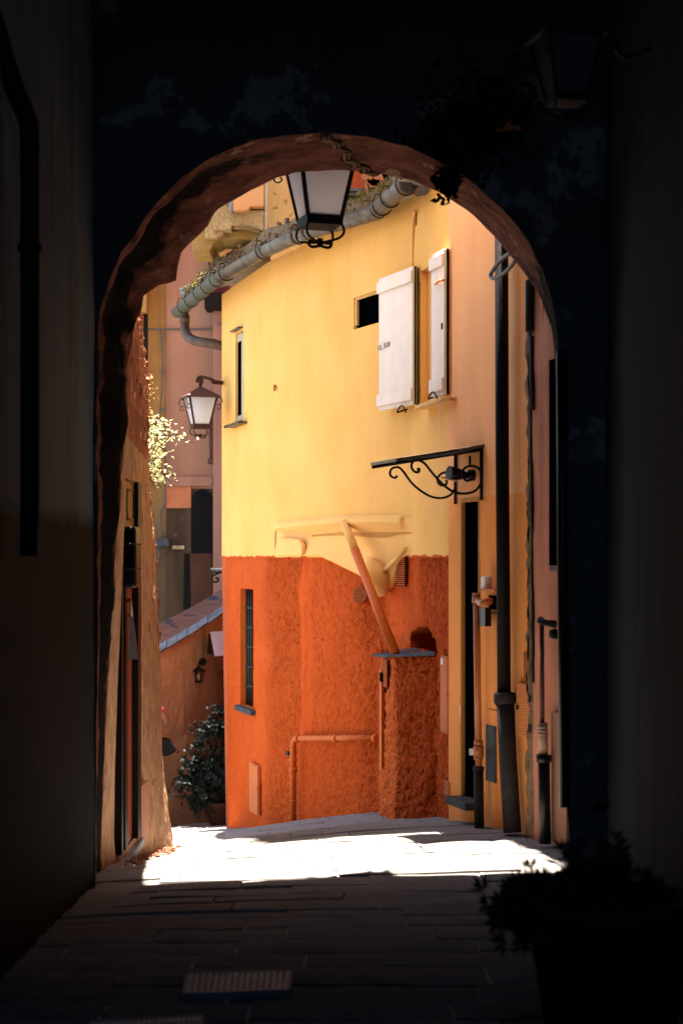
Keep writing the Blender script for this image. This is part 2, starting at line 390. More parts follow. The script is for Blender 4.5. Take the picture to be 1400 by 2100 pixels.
# ------------------------------------------------------------------ plan lines
def PL(*a): return [((x-HX)*d/F, d) for x, d in a]
U = Poly(PL((455,16.5),(550,14.7),(695,13.2),(845,12.04),(920,11.08)), .05)
LO = Poly(PL((461,16.45),(560,14.6),(622,13.97),(631,13.93),(790,12.95),(848,12.25),(924,11.09)), .03)
RW = Poly([(4.007-.3*11.05, 11.05), (4.007-.3*9.22, 9.22)])
RWF = RW
LW = Poly([(-1.24, 8.9), (-1.33, 12.2)])
ZE = EYE+2.50   # eave

# ------------------------------------------------------------------ yellow house
H = thing('yellow_house', (U.p[0].x, U.p[0].y, gz(-.7, 16.4)), 'angular house with yellow upper wall, rough orange base and zinc gutter', 'house')
def rect(W, x0, x1, y0, y1):
    xm = (x0+x1)/2; return (W.u(x0), W.u(x1), W.z(xm, y1), W.z(xm, y0))
w1 = rect(U, 487, 498, 700, 862); w1 = rect(U, 483, 499, 680, 866)
wsq = rect(U, 725, 781, 602, 668)
wsh = rect(U, 862, 905, 543, 822)
w2 = rect(LO, 493, 519, 1208, 1450)
def inrect(rs, u, z): return any(a < u < b and c < z < d for a, b, c, d in rs)
def lean(z): return max(0.0, ZS-z)*.016
def ufn(u, z):
    q = U.at(u); n = U.n(u)
    o = fbm(Vector((u*1.1, z*1.1, 3)), 3)*.012+fbm(Vector((u*5, z*5, 9)), 2)*.003
    if min(u, U.L-u) < .02: o = 0
    return (q.x+n.x*o, q.y+n.y*o, z)
z0u = ZS-.014
hs = [w1, wsq, wsh]
mb = MB()
us = lines(0, U.L, .06, [q for r in hs for q in r[:2]]+U.cum)
zs = lines(z0u, ZE+.05, .06, [q for r in hs for q in r[2:]]+[EYE+.30])
uC0, uC1 = U.u(563), U.cum[3]
mb.sheet(ufn, us, zs, lambda u, z: inrect(hs, u, z) or (uC0 < u < uC1 and z < EYE+.30))
# tall continuation above the eave on the right-hand face only
us2 = [q for q in us if q >= U.cum[3]-1e-6]
mb.sheet(ufn, us2, lines(ZE+.05, 7.5, .2))
mb.build('wall', M['yellow'], H)

def reveal(mb, W, r, dep, fr=0.0):
    a, b, c, d = r
    q = lambda u, z, o: W.uz(u, z, o)
    for (s1, s2) in (((a,c),(b,c)), ((b,c),(b,d)), ((b,d),(a,d)), ((a,d),(a,c))):
        mb.add([q(*s1, fr), q(*s2, fr), q(*s2, -dep), q(*s1, -dep)], [(0,1,2,3)])
    return mb
for r_, dp_ in ((w1, .03), (wsq, .035), (wsh, .05)):
    mb = MB(); reveal(mb, U, r_, dp_); mb.build('window_reveal', M['yellow_under'], H)

# rough lower wall with arched niche and holes
nu0, nu1 = LO.u(840), LO.u(893); nzc = LO.z(866, 1318); nzt = LO.z(866, 1285)
def niche(u, z):
    uc = (nu0+nu1)/2; ru = (nu1-nu0)/2
    a = (u-uc)/ru; top = nzc+(nzt-nzc)*math.sqrt(max(0, 1-min(1, a*a)))
    top += fbm(Vector((u*12, z*12, 1)), 2)*.015
    if abs(a) >= 1 or z > top: return 0.0
    if z < LO.z(866, 1360): return 0.0
    e = min((1-abs(a))*ru/.03, (top-z)/.03, 1)
    return -.32*e
def rough_o(u, z, k=1.0):
    p = Vector((u, z, 0))
    w_ = p+Vector((fbm(p*7, 2), fbm(p*7+Vector((9,0,0)), 2), 0))*.03
    r1 = abs(fbm(w_*Vector((9,9,9)).x, 2)); r2 = abs(fbm(w_*20+Vector((5,5,5)), 2))
    o = fbm(p*2.0, 2)*.016+fbm(p*8+Vector((3,3,3)), 3)*.012*k-.014*k*max(0, .16-r1)/.16-.011*k*max(0, .22-r2)/.22
    return o
def coarse(u, z):
    q = LO.at(u); x = HX+q.x/q.y*F+fbm(Vector((u, z*2, 7)), 2)*10
    return float(np.interp(x, [460,540,556,612,618,632,640,720,750,790,800,852,862,925], [.25,.3,1.0,.95,.28,.28,.55,.65,1.0,1.0,.4,.35,.95,.95]))
def lfn(u, z):
    q = LO.at(u); n = LO.n(u)
    o = rough_o(u, z)*coarse(u, z)+niche(u, z)
    if LO.L-u < .02: o = 0
    if z > ZS-.03 and u < LO.u(640): o *= .3
    x = q.x+n.x*o
    if u < LO.cum[1]: x += lean(z)*.9*(1-u/LO.cum[1])
    return (x, q.y+n.y*o, z)
mb = MB()
us = sorted(set(lines(0, LO.L, .015, list(w2[:2])+LO.cum)+frange(nu0-.06, nu1+.06, .008)))
zs = sorted(set(lines(-1.15, ZS-.004, .015, list(w2[2:]))+frange(LO.z(866,1350), nzt+.04, .01)))
uR0, uR1 = LO.u(628), LO.u(850)
mb.sheet(lfn, us, zs, lambda u, z: inrect([w2], u, z)); co_ = [coarse(u, z) for z in zs for u in us]
# recess wall reaches up behind the corbel
o = mb.build('base_wall', M['orange_rough'], H); o.data.attributes.new('coarse', 'FLOAT', 'POINT').data.foreach_set('value', co_)
mb = MB()
mb.sheet(lambda u, z: (LO.at(u).x, LO.at(u).y, z), lines(0, LO.L, .1, LO.cum), lines(ZS-.012, ZS+.4, .1))
mb.build('upper_recess_wall', M['yellow_under'], H)
mb = MB(); reveal(mb, LO, w2, .13)
mb.build('window_reveal', M['orange_paint'], H)

# return walls, roof, body behind
mb = MB()
c0 = U.p[0]
for (a, b, zt) in ((c0, Vector((-1.06, 20.5)), ZE+.05),):
    mb.sheet(lambda u, z: (a.x+(b.x-a.x)*u+lean(z), a.y+(b.y-a.y)*u, z), frange(0, 1, .1), frange(-2.4, zt, .3))
mb.build('side_wall', M['yellow'], H)

# corbelled underside: ledge band, sloping yellow underside, haunch bulge
mb = MB()
yb = lambda x: 1084-(x-563)*(13/137) if x < 700 else 1071.0
lowx = [563,575,620,655,700,735,750,762,773,783,792,800,807,815,830,846]
lowy = [1141,1141,1138,1138,1160,1177,1188,1203,1212,1214,1210,1198,1178,1152,1136,1138]
band = [563+(845-563)*k/56 for k in range(57)]
def env(x): return max(0.0, min(1, (x-563)/3))*max(0.0, min(1, (828-x)/10))
rows = []
for (dy, o) in ((-15,.002),(-9,.03),(0,.032)): rows.append([U.px(x, yb(x)+dy, o*env(x)) for x in band])
r3 = [U.px(x, yb(x)+20*min(1,(x-555)/30), -.05) for x in band]; rows.append(r3)
r5 = [LO.px(x, float(np.interp(x, lowx, lowy))+2, .035) for x in band]
for t in (.1,.25,.4,.55,.7,.85,1.0):
    rows.append([a.lerp(b, t)+Vector((fbm(a*6+Vector((t,0,0)),2)*.004, 0, 0)) for a, b in zip(r3, r5)])
def endb(x): return max(0.0, min(1, (x-563)/10))*max(0.0, min(1, (845-x)/12))
for q_ in rows[3:]:
    for i_, x in enumerate(band):
        e_ = endb(x); e_ = e_*e_*(3-2*e_)
        if e_ < 1:
            p = q_[i_]; y_ = HY-(p.z-EYE)*F/p.y; q_[i_] = U.px(x, y_, 0).lerp(p, e_)
rows.append([p+Vector((.03,.03,0)) for p in rows[-1]])
n = len(band)
mb.add([v for r_ in rows for v in r_], [(j*n+i, j*n+i+1, (j+1)*n+i+1, (j+1)*n+i) for j in range(4) for i in range(n-1)], False)
mb.add([v for r_ in rows[3:] for v in r_], [(j*n+i, j*n+i+1, (j+1)*n+i+1, (j+1)*n+i) for j in range(len(rows)-4) for i in range(n-1)], True)
mb.build('corbel', M['yellow_under'], H)
# small shadow-catching haunch at the left and elbow bulge
mb = MB()
hp = [(575,1103),(600,1104),(618,1106),(628,1118),(626,1140),(575,1140)]
mb.prism([LO.px(x, y, .02) for x, y in hp], Vector((*(-LO.rawn(LO.u(600))*-.035), 0)))
mb.build('haunch', M['yellow_under'], H, bevel=.012)
mb = MB()
c = crom([LO.px(764,1148,.02), LO.px(770,1168,.09), LO.px(776,1188,.11), LO.px(781,1208,.06)], 5)
mb.tube(c, [.035+.058*math.sin(math.pi*(.12+.70*i/(len(c)-1))) for i in range(len(c))], 14)
o = mb.build('duct_elbow', M['yellow_under'], H)
mb = MB(); mb.tube([LO.px(787,1170,.08), LO.px(833,1126,.08)], .016, 8)
mb.build('conduit', M['yellow_under'], H)
# diagonal pipe, two colours
mb = MB(); a = U.px(706,1072,.03); bq = LO.px(812,1345,.16); m_ = a+(bq-a)*.215
mb.tube([a, m_], .033, 14); mb.build('drain_pipe', M['yellow_under'], H)
mb = MB(); mb.tube([m_, bq], .034, 14); o = mb.build('drain_pipe', M['orange_paint'], H); o['label'] = 'orange lower length of the slanting pipe'

# box pillar with slate cap
BX = Poly(PL((776,12.9),(806,12.12),(896,11.52)), .02)
def bfn(u, z):
    q = BX.at(u); n = BX.n(u); o = rough_o(u+7, z, 1.2)
    if min(u, BX.L-u) < .02: o = -.02
    fl = max(0, -.05-z)*.02
    zz_ = -.6+(z+.6)*(bz(u)+.6)/(zc+.6)
    return (q.x+n.x*(o+fl), q.y+n.y*(o+fl), zz_)
zc = BX.z(806, 1348)
def bz(u): return float(np.interp(u, BX.cum, [EYE-202*p.y/F for p in BX.p]))
mb = MB(); mb.sheet(bfn, lines(BX.cum[1]+.03, BX.L, .013), lines(-.6, zc, .013)); o = mb.build('boxed_pillar', M['orange_shaded'], H)
mb = MB(); mb.sheet(bfn, lines(0, BX.cum[1]+.03, .013), lines(-.6, zc, .013)); mb.build('pillar_side', mat('orange_roughcast_lit', (.74,.16,.035), (.62,.11,.02), bump=1.6, bs=40, bump2=1.4, bs2=14, bd=.02, fine=.08), o)  # lighter copy of the roughcast: light on the left face put into the colour
mb = MB()
e = .035
def capp(p, y): return Vector((p.x, p.y, EYE+(HY-y)*p.y/F))
cp = [capp(BX.uz(0, 0, .02)+Vector((-.03,0,0)), 1346.5), capp(BX.uz(BX.cum[1], 0, .03)+Vector((-.01,-.02,0)), 1348), capp(BX.uz(BX.L, 0, .02), 1345)]
cp += [Vector((*LO.px(x, 1340, .0).xy, z_)) for x, z_ in ((893, cp[2].z+.005), (850, cp[2].z), (792, cp[0].z))]
mb.prism(cp, (0,0,.02)); mb.build('slate_cap', M['slate'], H, bevel=.003)
# crumbs on the cap
mb = MB()
for k in range(16):
    p = cp[0].lerp(cp[2], random.random())+Vector((random.uniform(0,.06), random.uniform(.08,.2), .028)); mb.box(p, (random.uniform(.008,.03),)*3, Matrix.Rotation(k, 3, 'Z'))
mb.build('mortar_crumbs', M['orange_rough'], H)['kind'] = 'stuff'

def slatvent(W, x0, x1, y0, y1, n, m, name='vent_grille', parent=None, off=.012, tilt=1):
    mb = MB(); mb.wbox(W, x0, x1, y0, y1, off-.02, off-.004); bk_ = mb.build(name, M['ventdark'], parent); mb = MB()
    for k in range(n):
        ya = y0+(y1-y0)*(k+.1)/n; yb_ = y0+(y1-y0)*(k+.55)/n
        mb.wbox(W, x0+.6, x1-.6, ya, yb_, off-.004, off+.006)
    mb.build('slats', m, bk_); return bk_
# round vent
mb = MB()
cx, cy = 736, 1221
wd = LO.d(cx)/F
for k in range(11):
    yy = -14+2.8*k+.0; hw = math.sqrt(max(0, 15.5**2-yy*yy))
    mb.wbox(LO, cx-hw, cx+hw, cy+yy-1.0, cy+yy+.8, .03, .045)
cv = LO.px(cx, cy, .018); nn = LO.rawn(LO.u(cx)); Mx = Vector((nn.x, nn.y, 0)).to_track_quat('Z', 'Y').to_matrix()
rv_ = mb
mb = MB(); mb.lathe([(0.0,.014),(15.5*wd,.014),(15.8*wd,0)], cv, 24, Mx)
o = mb.build('round_vent', M['ventdark'], H); rv_.build('slats', mat('brown_vent', (.34,.09,.028), bump=.1), o)
slatvent(LO, 812, 829, 1146, 1202, 13, M['orange_paint'], parent=H, off=.03)
slatvent(BX, 784, 793, 1352, 1410, 14, M['orange_paint'], parent=H, off=.02)
slatvent(LO, 908, 920, 1601, 1632, 7, M['orange_paint'], parent=H, off=.025)
def cabinet(W, x0, x1, y0, y1, parent, m, off=.02, th=.012, slot=None):
    mb = MB(); mb.wbox(W, x0, x1, y0, y1, off-.02, off)
    mb.wbox(W, x0+1.2, x1-1.2, y0+2.5, y1-2.5, off, off+th*.5)
    o = mb.build('meter_cabinet_door', m, parent, bevel=.002)
    mb = MB(); mb.wbox(W, x1-4, x1-2.4, (y0+y1)/2-2, (y0+y1)/2+2, off+.004, off+.02); mb.build('latch', M['orange_paint'], o)
    return o
cabinet(LO, 511, 529, 1567, 1668, H, M['orange_panel'], .022)
o = cabinet(LO, 902, 917, 1346, 1503, H, M['orange_panel'], .028)
mb = MB(); mb.wbox(LO, 903, 907, 1350, 1363, .034, .040); mb.build('sticker', M['whitepl'], o)
cabinet(BX, 777, 783, 1372, 1575, H, M['orange_paint'], .02)
mb = MB(); mb.wbox(BX, 778, 782.5, 1380, 1398, .02, .036); mb.build('slot', M['dark'], H)
# L-shaped pipe
mb = MB(); rr = .025
pts = [LO.px(601, 1688, .07), LO.px(601, 1530, .07)]+[LO.px(601.5+4*math.sin(a), 1520-7*(1-math.cos(a)), .07) for a in (.3,.8,1.3)]+[LO.px(620,1514.5,.07), LO.px(700,1514,.09), LO.px(772,1514,.06)]
pts[-1] = BX.px(778, 1514, -.01)
mb.tube(pts, rr, 12)
for (x, y0, y1, k) in ((601,1555,1560,1.3),(601,1572,1584,1.35),(601,1640,1643,1.2)):
    mb.tube([LO.px(x, y1, .07), LO.px(x, y0, .07)], rr*k, 12)
mb.tube([LO.px(686,1514,.088), LO.px(692,1514,.088)], rr*1.2, 12); mb.tube([BX.px(768,1514,.02), BX.px(773,1514,.01)], rr*1.2, 12)
mb.tube([LO.px(606,1514.5,.07), LO.px(613,1514.5,.07)], rr*1.25, 12)
mb.build('gas_pipe', M['orange_paint'], H)
mb = MB(); mb.wbox(LO, 585, 591, 1541, 1549, .03, .06); mb.build('wall_bolt', M['castiron'], H, bevel=.003)
mb = MB(); mb.tube([U.px(563,791,.0), U.px(563,800,.02)], .012, 6); mb.build('wall_stub', M['rust'], H)

# narrow upper window
W = thing  # noqa
mb = MB(); mb.wboxuz(U, w1[0], w1[1]+.05, w1[2], w1[3], -.045, -.03); win = mb.build('window', M['dark'], H)
mb = MB()
mb.wbox(U, 495, 500, 684, 862, -.04, -.005); mb.wbox(U, 486, 496, 684, 700, -.03, -.018); mb.wbox(U, 486, 496, 852, 863, -.03, -.015)
mb.build('frame', mat('cream_painted_frame', (.50,.42,.28), rough=.6, bump=.1), win, bevel=.004)
mb = MB(); mb.wbox(U, 487.5, 495, 700, 852, -.03, -.024); mb.build('pane', M['dark'], win)
def slab(W, x0, x1, yA, yB, o0, o1, th):  # level slab on wall; y at x0 and thickness in m
    z = W.z((x0+x1)/2, (yA+yB)/2); return (W, W.u(x0), W.u(x1), z-th/2, z+th/2, o0, o1)
mb = MB(); mb.wboxuz(*slab(U, 478, 508, 871, 871, -.05, .09, .022)); mb.build('sill', M['zinc'], win, bevel=.003)
mb = MB(); mb.wboxuz(*slab(U, 482, 499, 676, 676, -.02, .05, .012)); mb.build('lintel_flashing', M['zinc'], win)
# lower barred window
mb = MB(); mb.wboxuz(LO, w2[0], w2[1]+.06, w2[2]-.02, w2[3], -.15, -.13); win = mb.build('window', M['dark'], H)
mb = MB()
for x in (506, 511, 516): mb.tube([LO.px(x, 1453, -.06), LO.px(x, 1205, -.06)], .011, 8)
for y in (1246, 1286, 1326, 1367, 1407):
    zc_ = LO.z(508, y)
    mb.tube([LO.px(499, y, -.06), LO.px(520, y+1.5, -.06)], .009, 8)
    for x in (506,511,516): mb.tube([LO.px(x, y+4, -.06), LO.px(x, y-4, -.06)], .016, 8)
mb.build('bars', M['darkgreen'], win)
mb = MB(); mb.wboxuz(*slab(LO, 490, 523, 1456, 1456, -.12, .045, .045)); mb.build('sill', M['slate'], win, bevel=.003)
# square hole
mb = MB(); mb.wboxuz(U, wsq[0]-.15, wsq[1]+.03, wsq[2]-.03, wsq[3]+.03, -.05, -.032); win = mb.build('window', M['dark'], H)
mb = MB(); mb.wbox(U, 726, 730.5, 604, 668, -.034, -.01); mb.wbox(U, 726, 781, 603, 607.5, -.034, -.01); mb.build('frame', M['upyel'], win, bevel=.004)
# shuttered window : the opening
mb = MB(); mb.wboxuz(U, wsh[0]-.22, wsh[1]+.03, wsh[2]-.03, wsh[3]+.03, -.066, -.046); win = mb.build('window', M['yellow_under'], H)
mb = MB(); mb.wbox(U, 850, 905, 822, 830, -.05, .10); mb.build('sill', M['upyel'], win, bevel=.004)
# left shutter : a leaf opened flat over the wall left of the corner
def shutter(p0, p1, zt, zb, side, det):
    """leaf from plan point p0 (hinge) to p1 (free end)"""
    S = Poly([p0, p1]); L_ = S.L
    mb = MB(); mb.wboxuz(S, 0, L_, zb, zt, -.018, .018)
    o = mb.build('shutter', M['white'], H, bevel=.004)
    mb = MB(); mb.wboxuz(S, -.005 if side else .0, L_+.01, zt-.115*(zt-zb), zt-.03*(zt-zb), .018, .034); mb.build('batten', M['white'], o, bevel=.004)
    mb = MB(); mb.wboxuz(S, 0, L_+.01, zb+.03*(zt-zb), zb+.12*(zt-zb), .018, .034); mb.build('batten', M['white'], o, bevel=.004)
    return o, S
pa = P(850, 545, 11.80); pb = P(781, 545, 12.35)
o, S = shutter((pa.x, pa.y), (pb.x, pb.y), EYE+(HY-546)*11.8/F, EYE+(HY-829)*11.8/F, True, 1)
S2 = S
zl = EYE+(HY-701)*12/F
mb = MB(); mb.wboxuz(S2, S2.L-.02-.08, S2.L+.0, zl-.013, zl+.013, .018, .03); mb.wboxuz(S2, S2.L-.20, S2.L-.115, zl-.008, zl+.02, .018, .028); mb.build('latch', M['brass'], o, bevel=.002)
mb = MB(); mb.wboxuz(S2, S2.L-.12, S2.L-.09, zl-.014, zl+.02, .018, .032); mb.build('keeper', M['whitepl'], o, bevel=.002)
pc = P(852.5, 545, 11.86)
mb = MB()
E1 = Poly([(pa.x+.002, pa.y-.018), (P(859.5,545,11.92).x, 11.92)])
mb.wboxuz(E1, 0, E1.L, EYE+(HY-829)*11.8/F, EYE+(HY-546)*11.8/F, -.004, .004); mb.build('leaf_edge', M['dark'], o)
for y in (590, 806):
    mb = MB(); mb.wboxuz(E1, E1.L*.6, E1.L*1.8, EYE+(HY-y)*11.9/F-.035, EYE+(HY-y)*11.9/F+.035, .002, .02); mb.build('hinge', M['iron'], o, bevel=.003)
# right shutter, half open towards the camera side
qa = P(915, 530, 11.02); qb = P(889, 530, 11.25)
o, S = shutter((qa.x, qa.y), (qb.x, qb.y), EYE+(HY-512)*11.05/F, EYE+(HY-810)*11.05/F, False, 1)
mb = MB(); E2 = Poly([(qa.x+.002, qa.y-.02), (qa.x+.014, qa.y+.0)])
mb.wboxuz(E2, 0, E2.L, EYE+(HY-810)*11.05/F, EYE+(HY-512)*11.05/F, -.003, .003); mb.build('leaf_edge', M['dark'], o)
mb = MB(); z_ = EYE+(HY-576)*11/F; mb.tube([S.uz(S.L*.55, z_, .03), S.uz(S.L*.3, z_-.008, .05), S.uz(S.L*.0, z_, .05), S.uz(-.02, z_+.006, .02)], .008, 6); mb.build('hook', M['orlamp'], o)
mb = MB(); z_ = EYE+(HY-667)*11/F; mb.wboxuz(S, .02, .045, z_-.02, z_+.02, .018, .022); mb.build('keyhole', M['iron'], o)
# hold-back hooks under the window
for (x, y, W_) in ((823, 840, U), (887, 812, U)):
    mb = MB(); pp = [W_.px(x-9+18*k/8, y+5-13*math.sin(math.pi*k/8), .10) for k in range(9)]
    mb.tube(pp, .006, 6); mb.tube([W_.px(x-9, y+6, .10), W_.px(x+12, y-1, .02)], .006, 6)
    mb.build('hold_back_hook', M['iron'], H)
# dangling cords and crack
mb = MB(); mb.tube([U.px(904,812,.11), U.px(904.5,860,.08), U.px(905.5,905,.05)], .0018, 5); mb.tube([U.px(901,812,.11), U.px(902.5,850,.08)], .0018, 5); mb.build('cord', M['whitepl'], H)
mb = MB(); mb.tube(crom([U.px(846,545,.012), U.px(846,480,.012), U.px(848,445,.014), U.px(851,432,.02)], 4), .009, 6)
mb.build('cable', M['yellow_under'], H)
mb = MB(); mb.tube([U.px(845.3,y,.003) for y in range(545, 470, -8)]+[U.px(850,440,.006), U.px(853,436,.008), U.px(852.5,462,.008)], .004, 5)
mb.build('wall_crack', M['iron'], H)
mb = MB(); mb.tube([U.px(845.5+.4*math.sin(y*.1), y, .0) for y in range(842, 1000, 12)], .0035, 5); mb.build('wall_crack', M['iron'], H)

# gutter
gp = [(358,652,0),(372,632,0),(405,605,0),(440,575,0),(490,543,0),(540,514,0),(600,486,0),(660,466,0),(720,449,0),(772,433,0),(800,405,0),(838,374,0)]
GC = []
for x, y, _ in gp[1:]:
    d = (ZE-.0-EYE)*F/(HY-y); GC.append(Vector(((x-HX)*d/F, d, ZE)))
GC = [GC[0]+(GC[0]-GC[1])*.25]+GC
GCd = []
for a, b in zip(GC, GC[1:]):
    k = max(1, int((b-a).length/.08)); GCd += [a.lerp(b, i/k) for i in range(k)]
GCd.append(GC[-1])
def gutter(mb, pts, r, th=.004):
    rows = []
    for i, p in enumerate(pts):
        t = (pts[min(i+1, len(pts)-1)]-pts[max(i-1, 0)]).normalized(); s = Vector((t.y, -t.x, 0)).normalized()
        if s.dot(-p) < 0: s = -s
        ring = []
        for k in range(13):
            a = math.pi*k/12; ring.append(p+s*math.cos(a)*r-Vector((0,0,1))*math.sin(a)*r)
        ring = [ring[0]+Vector((0,0,.012))+s*.006]+ring
        rows.append(ring)
    n = len(rows[0])
    mb.add([v for r_ in rows for v in r_], [(i*n+k, i*n+k+1, (i+1)*n+k+1, (i+1)*n+k) for i in range(len(rows)-1) for k in range(n-1)], True)
GR = .062
nsp = min(range(len(GCd)), key=lambda i: abs(GCd[i].x/GCd[i].y*F+HX-452))
mb = MB(); gutter(mb, GCd[nsp:], GR); gut = mb.build('gutter', M['zinc'], H, solid=.004)
mb = MB(); gutter(mb, GCd[:nsp+2], GR+.003); gut2 = mb.build('gutter', M['zincg'], H, solid=.004); gut2['label'] = 'greenish left length of the gutter'
# end plate on the right
t = (GC[-1]-GC[-2]).normalized(); s_ = Vector((t.y, -t.x, 0)).normalized(); s_ = s_ if s_.dot(-GC[-1]) > 0 else -s_
mb = MB(); mb.prism([GC[-1]+s_*math.cos(math.pi*k/12)*GR-Vector((0,0,1))*math.sin(math.pi*k/12)*GR for k in range(13)], t*.006); mb.build('end_cap', M['castiron'], gut)
t = (GC[0]-GC[1]).normalized(); s_ = Vector((t.y, -t.x, 0)).normalized()
mb = MB(); mb.prism([GC[0]+s_*math.cos(math.pi*k/12)*GR-Vector((0,0,1))*math.sin(math.pi*k/12)*GR for k in range(13)], t*.006); mb.build('end_cap', M['zincg'], gut2)
def near(x): return min(range(len(GCd)), key=lambda i: abs(GCd[i].x/GCd[i].y*F+HX-x))
def hook(x, par):
    i = near(x); p = GCd[i]; t = (GCd[min(i+1, len(GCd)-1)]-GCd[max(i-1,0)]).normalized(); s = Vector((t.y,-t.x,0)).normalized(); s = s if s.dot(-p) > 0 else -s
    mb = MB(); r = GR+.008
    pts = [p-s*r*1.3+Vector((0,0,.03))]+[p+s*math.cos(math.pi-math.pi*k/14)*r-Vector((0,0,1))*math.sin(math.pi*k/14)*r for k in range(15)]
    q = p+s*r; up = Vector((0,0,1))
    pts += [q+up*.03-s*.004, q+up*.055-s*.015]+[q+up*(.06+.022*math.sin(a))-s*(.035-.022*math.cos(a)) for a in (0,.7,1.4,2.1,2.8,3.5,4.2,4.9)]
    mb.tube(pts, .005, 6); mb.build('gutter_hook', M['rustiron'], par)
for x in (378, 394, 410, 427, 444, 462): hook(x, gut2 if x < 450 else gut)
for x in (537, 607, 785, 800, 832): hook(x, gut)
for x in (537, 625, 772):
    mb = MB(); i = near(x); gutter(mb, GCd[i:i+2], GR+.004); mb.build('gutter_joint', M['zinc'], gut, solid=.004)
# downpipe swan neck
dp = [P(379,642,17.05), P(379,660,17.05), P(381,680,17.0), P(390,694,16.9), P(405,700,16.8), P(430,704,16.72), P(470,712,16.7)]
mb = MB(); mb.tube(crom(dp, 6), .047, 14); mb.tube([P(379,648,17.05), P(379,663,17.05)], .052, 14); mb.tube([P(436,705,16.72), P(442,706,16.72)], .051, 14)
mb.build('downpipe', M['copper'], H)
# roof edge above gutter
mb = MB(); rows = []
for i, p in enumerate(GCd):
    t = (GCd[min(i+1, len(GCd)-1)]-GCd[max(i-1,0)]).normalized(); s = Vector((t.y,-t.x,0)).normalized(); s = s if s.dot(-p) > 0 else -s
    jj = fbm(Vector((i*.35, 0, 0)), 3)*.03
    th = .16+.012*math.sin(i*.5)+jj
    a = p-s*(.03+jj*.5)
    rows.append([a+Vector((0,0,-.02)), a+Vector((0,0,.03)), a+Vector((0,0,th)), a-s*.10+Vector((0,0,th+.03)), Vector((a.x+.9, max(a.y+1.6, 15.0), ZE+.62))])
n = 5
mb.add([v for r_ in rows for v in r_], [(i*n+k, (i+1)*n+k, (i+1)*n+k+1, i*n+k+1) for i in range(len(rows)-1) for k in range(n-1)], False)
mb.build('roof', M['moss'], H)
mb = MB()
for k in range(260):
    i = random.randrange(2, len(GCd)-1) if k % 2 else random.randrange(2, near(500)); p = GCd[i]
    t = (GCd[min(i+1, len(GCd)-1)]-GCd[max(i-1,0)]).normalized(); s = Vector((t.y,-t.x,0)).normalized(); s = s if s.dot(-p) > 0 else -s
    c = p-s*random.uniform(.01,.06)+Vector((0,0,random.uniform(.06,.19))); r = random.uniform(.006,.022)
    mb.box(c, (r*1.6, r*1.3, r), Matrix.Rotation(random.random()*3, 3, (random.random(), random.random(), .5)))
mb.build('roof_grit', M['moss'], H)['kind'] = 'stuff'
mb = MB()
for k in range(90):
    i = random.randrange(2, near(470)) if k < 38 else random.randrange(near(700), len(GCd)-1); p = GCd[i]
    c0_ = p+Vector((random.uniform(-.05,.03), random.uniform(-.02,.06), random.uniform(.08,.15)))
    for q in range(7):
        dd = Vector((random.uniform(-1,1), random.uniform(-1,1), random.uniform(.2,1.4)))
        mb.leaf(c0_+dd*.01, dd, Vector((0,0,1)), random.uniform(.015,.04), .012)
mb.build('moss_tufts', M['mossg'], H)['kind'] = 'stuff'
# verge tiles left end
mb = MB(); a = P(372,598,17.1); mb.prism([P(368,592,17.0), P(398,579,17.0), P(398,586,17.0), P(371,603,17.0)], (0,.35,.02)); mb.prism([P(370,601,16.95), P(380,598,16.95), P(378,620,16.95), P(373,612,16.95)], (.03,.3,0)); mb.build('verge_tile', M['whiteslate'], H, bevel=.003)
mb = MB()
for k in range(5): mb.prism([P(845+k*3, 372+k*2.5, 11.3+.05*k), P(872+k*2, 378+k*1.6, 11.2+.05*k), P(872+k*2, 381+k*1.6, 11.2+.05*k), P(845+k*3, 376+k*2.5, 11.3+.05*k)], (0, .4, .03))
mb.build('roof_slates', M['beam'], H)

# ------------------------------------------------------------------ tall house behind
TB = thing('tall_house', (.8, 14.6, gz(.8, 14.6)), 'tall ochre and red house rising behind the mossy roof edge', 'house')
YB = 14.55; ZT = 13.5
mb = MB()
xl = (545-HX)*YB/F
mb.box(((xl+.0), YB+2.2, (ZT+3.9)/2), (.01, 4.4, ZT-3.9)) if False else None
xm = (704-HX)*YB/F
mb.hexa([(xl,YB,4.33),(xm,YB,4.33),(xm,YB+4,4.33),(xl,YB+4,4.33),(xl,YB,ZT),(xm,YB,ZT),(xm,YB+4,ZT),(xl,YB+4,ZT)])
mb.build('wall', M['upyel'], TB)
mb = MB(); mb.hexa([(xm,YB+.1,4.33),(3.4,YB+.1,4.33),(3.4,YB+4,4.33),(xm,YB+4,4.33),(xm,YB+.1,ZT),(3.4,YB+.1,ZT),(3.4,YB+4,ZT),(xm,YB+4,ZT)]); mb.build('red_wall', M['redst'], TB)
mb = MB(); mb.prism([P(541,300,YB-.03), P(547.5,300,YB-.03), P(547.5,490,YB-.03), P(541,490,YB-.03)], (0,.06,0)); mb.build('corner_strip', M['white'], TB, bevel=.004)
mb = MB(); mb.prism([P(700,385,YB-.25), P(790,385,YB-.25), P(790,392,YB-.25), P(700,392,YB-.25)], (0,.3,0)); mb.prism([P(700,394,YB-.22), P(785,394,YB-.22), P(785,401,YB-.22), P(700,401,YB-.22)], (0,.3,0)); mb.build('window_beam', M['beam'], TB, bevel=.006)
mb = MB(); mb.prism([P(700,402,YB-.15), P(775,402,YB-.15), P(775,414,YB-.15), P(700,414,YB-.15)], (0,.3,0)); mb.build('sill_beam', M['slate'], TB, bevel=.006)
mb = MB(); mb.prism([P(757,300,YB-.05), P(870,300,YB-.05), P(870,386,YB-.05), P(757,386,YB-.05)], (0,.2,0)); mb.build('dark_opening', M['dark'], TB)
mb = MB()
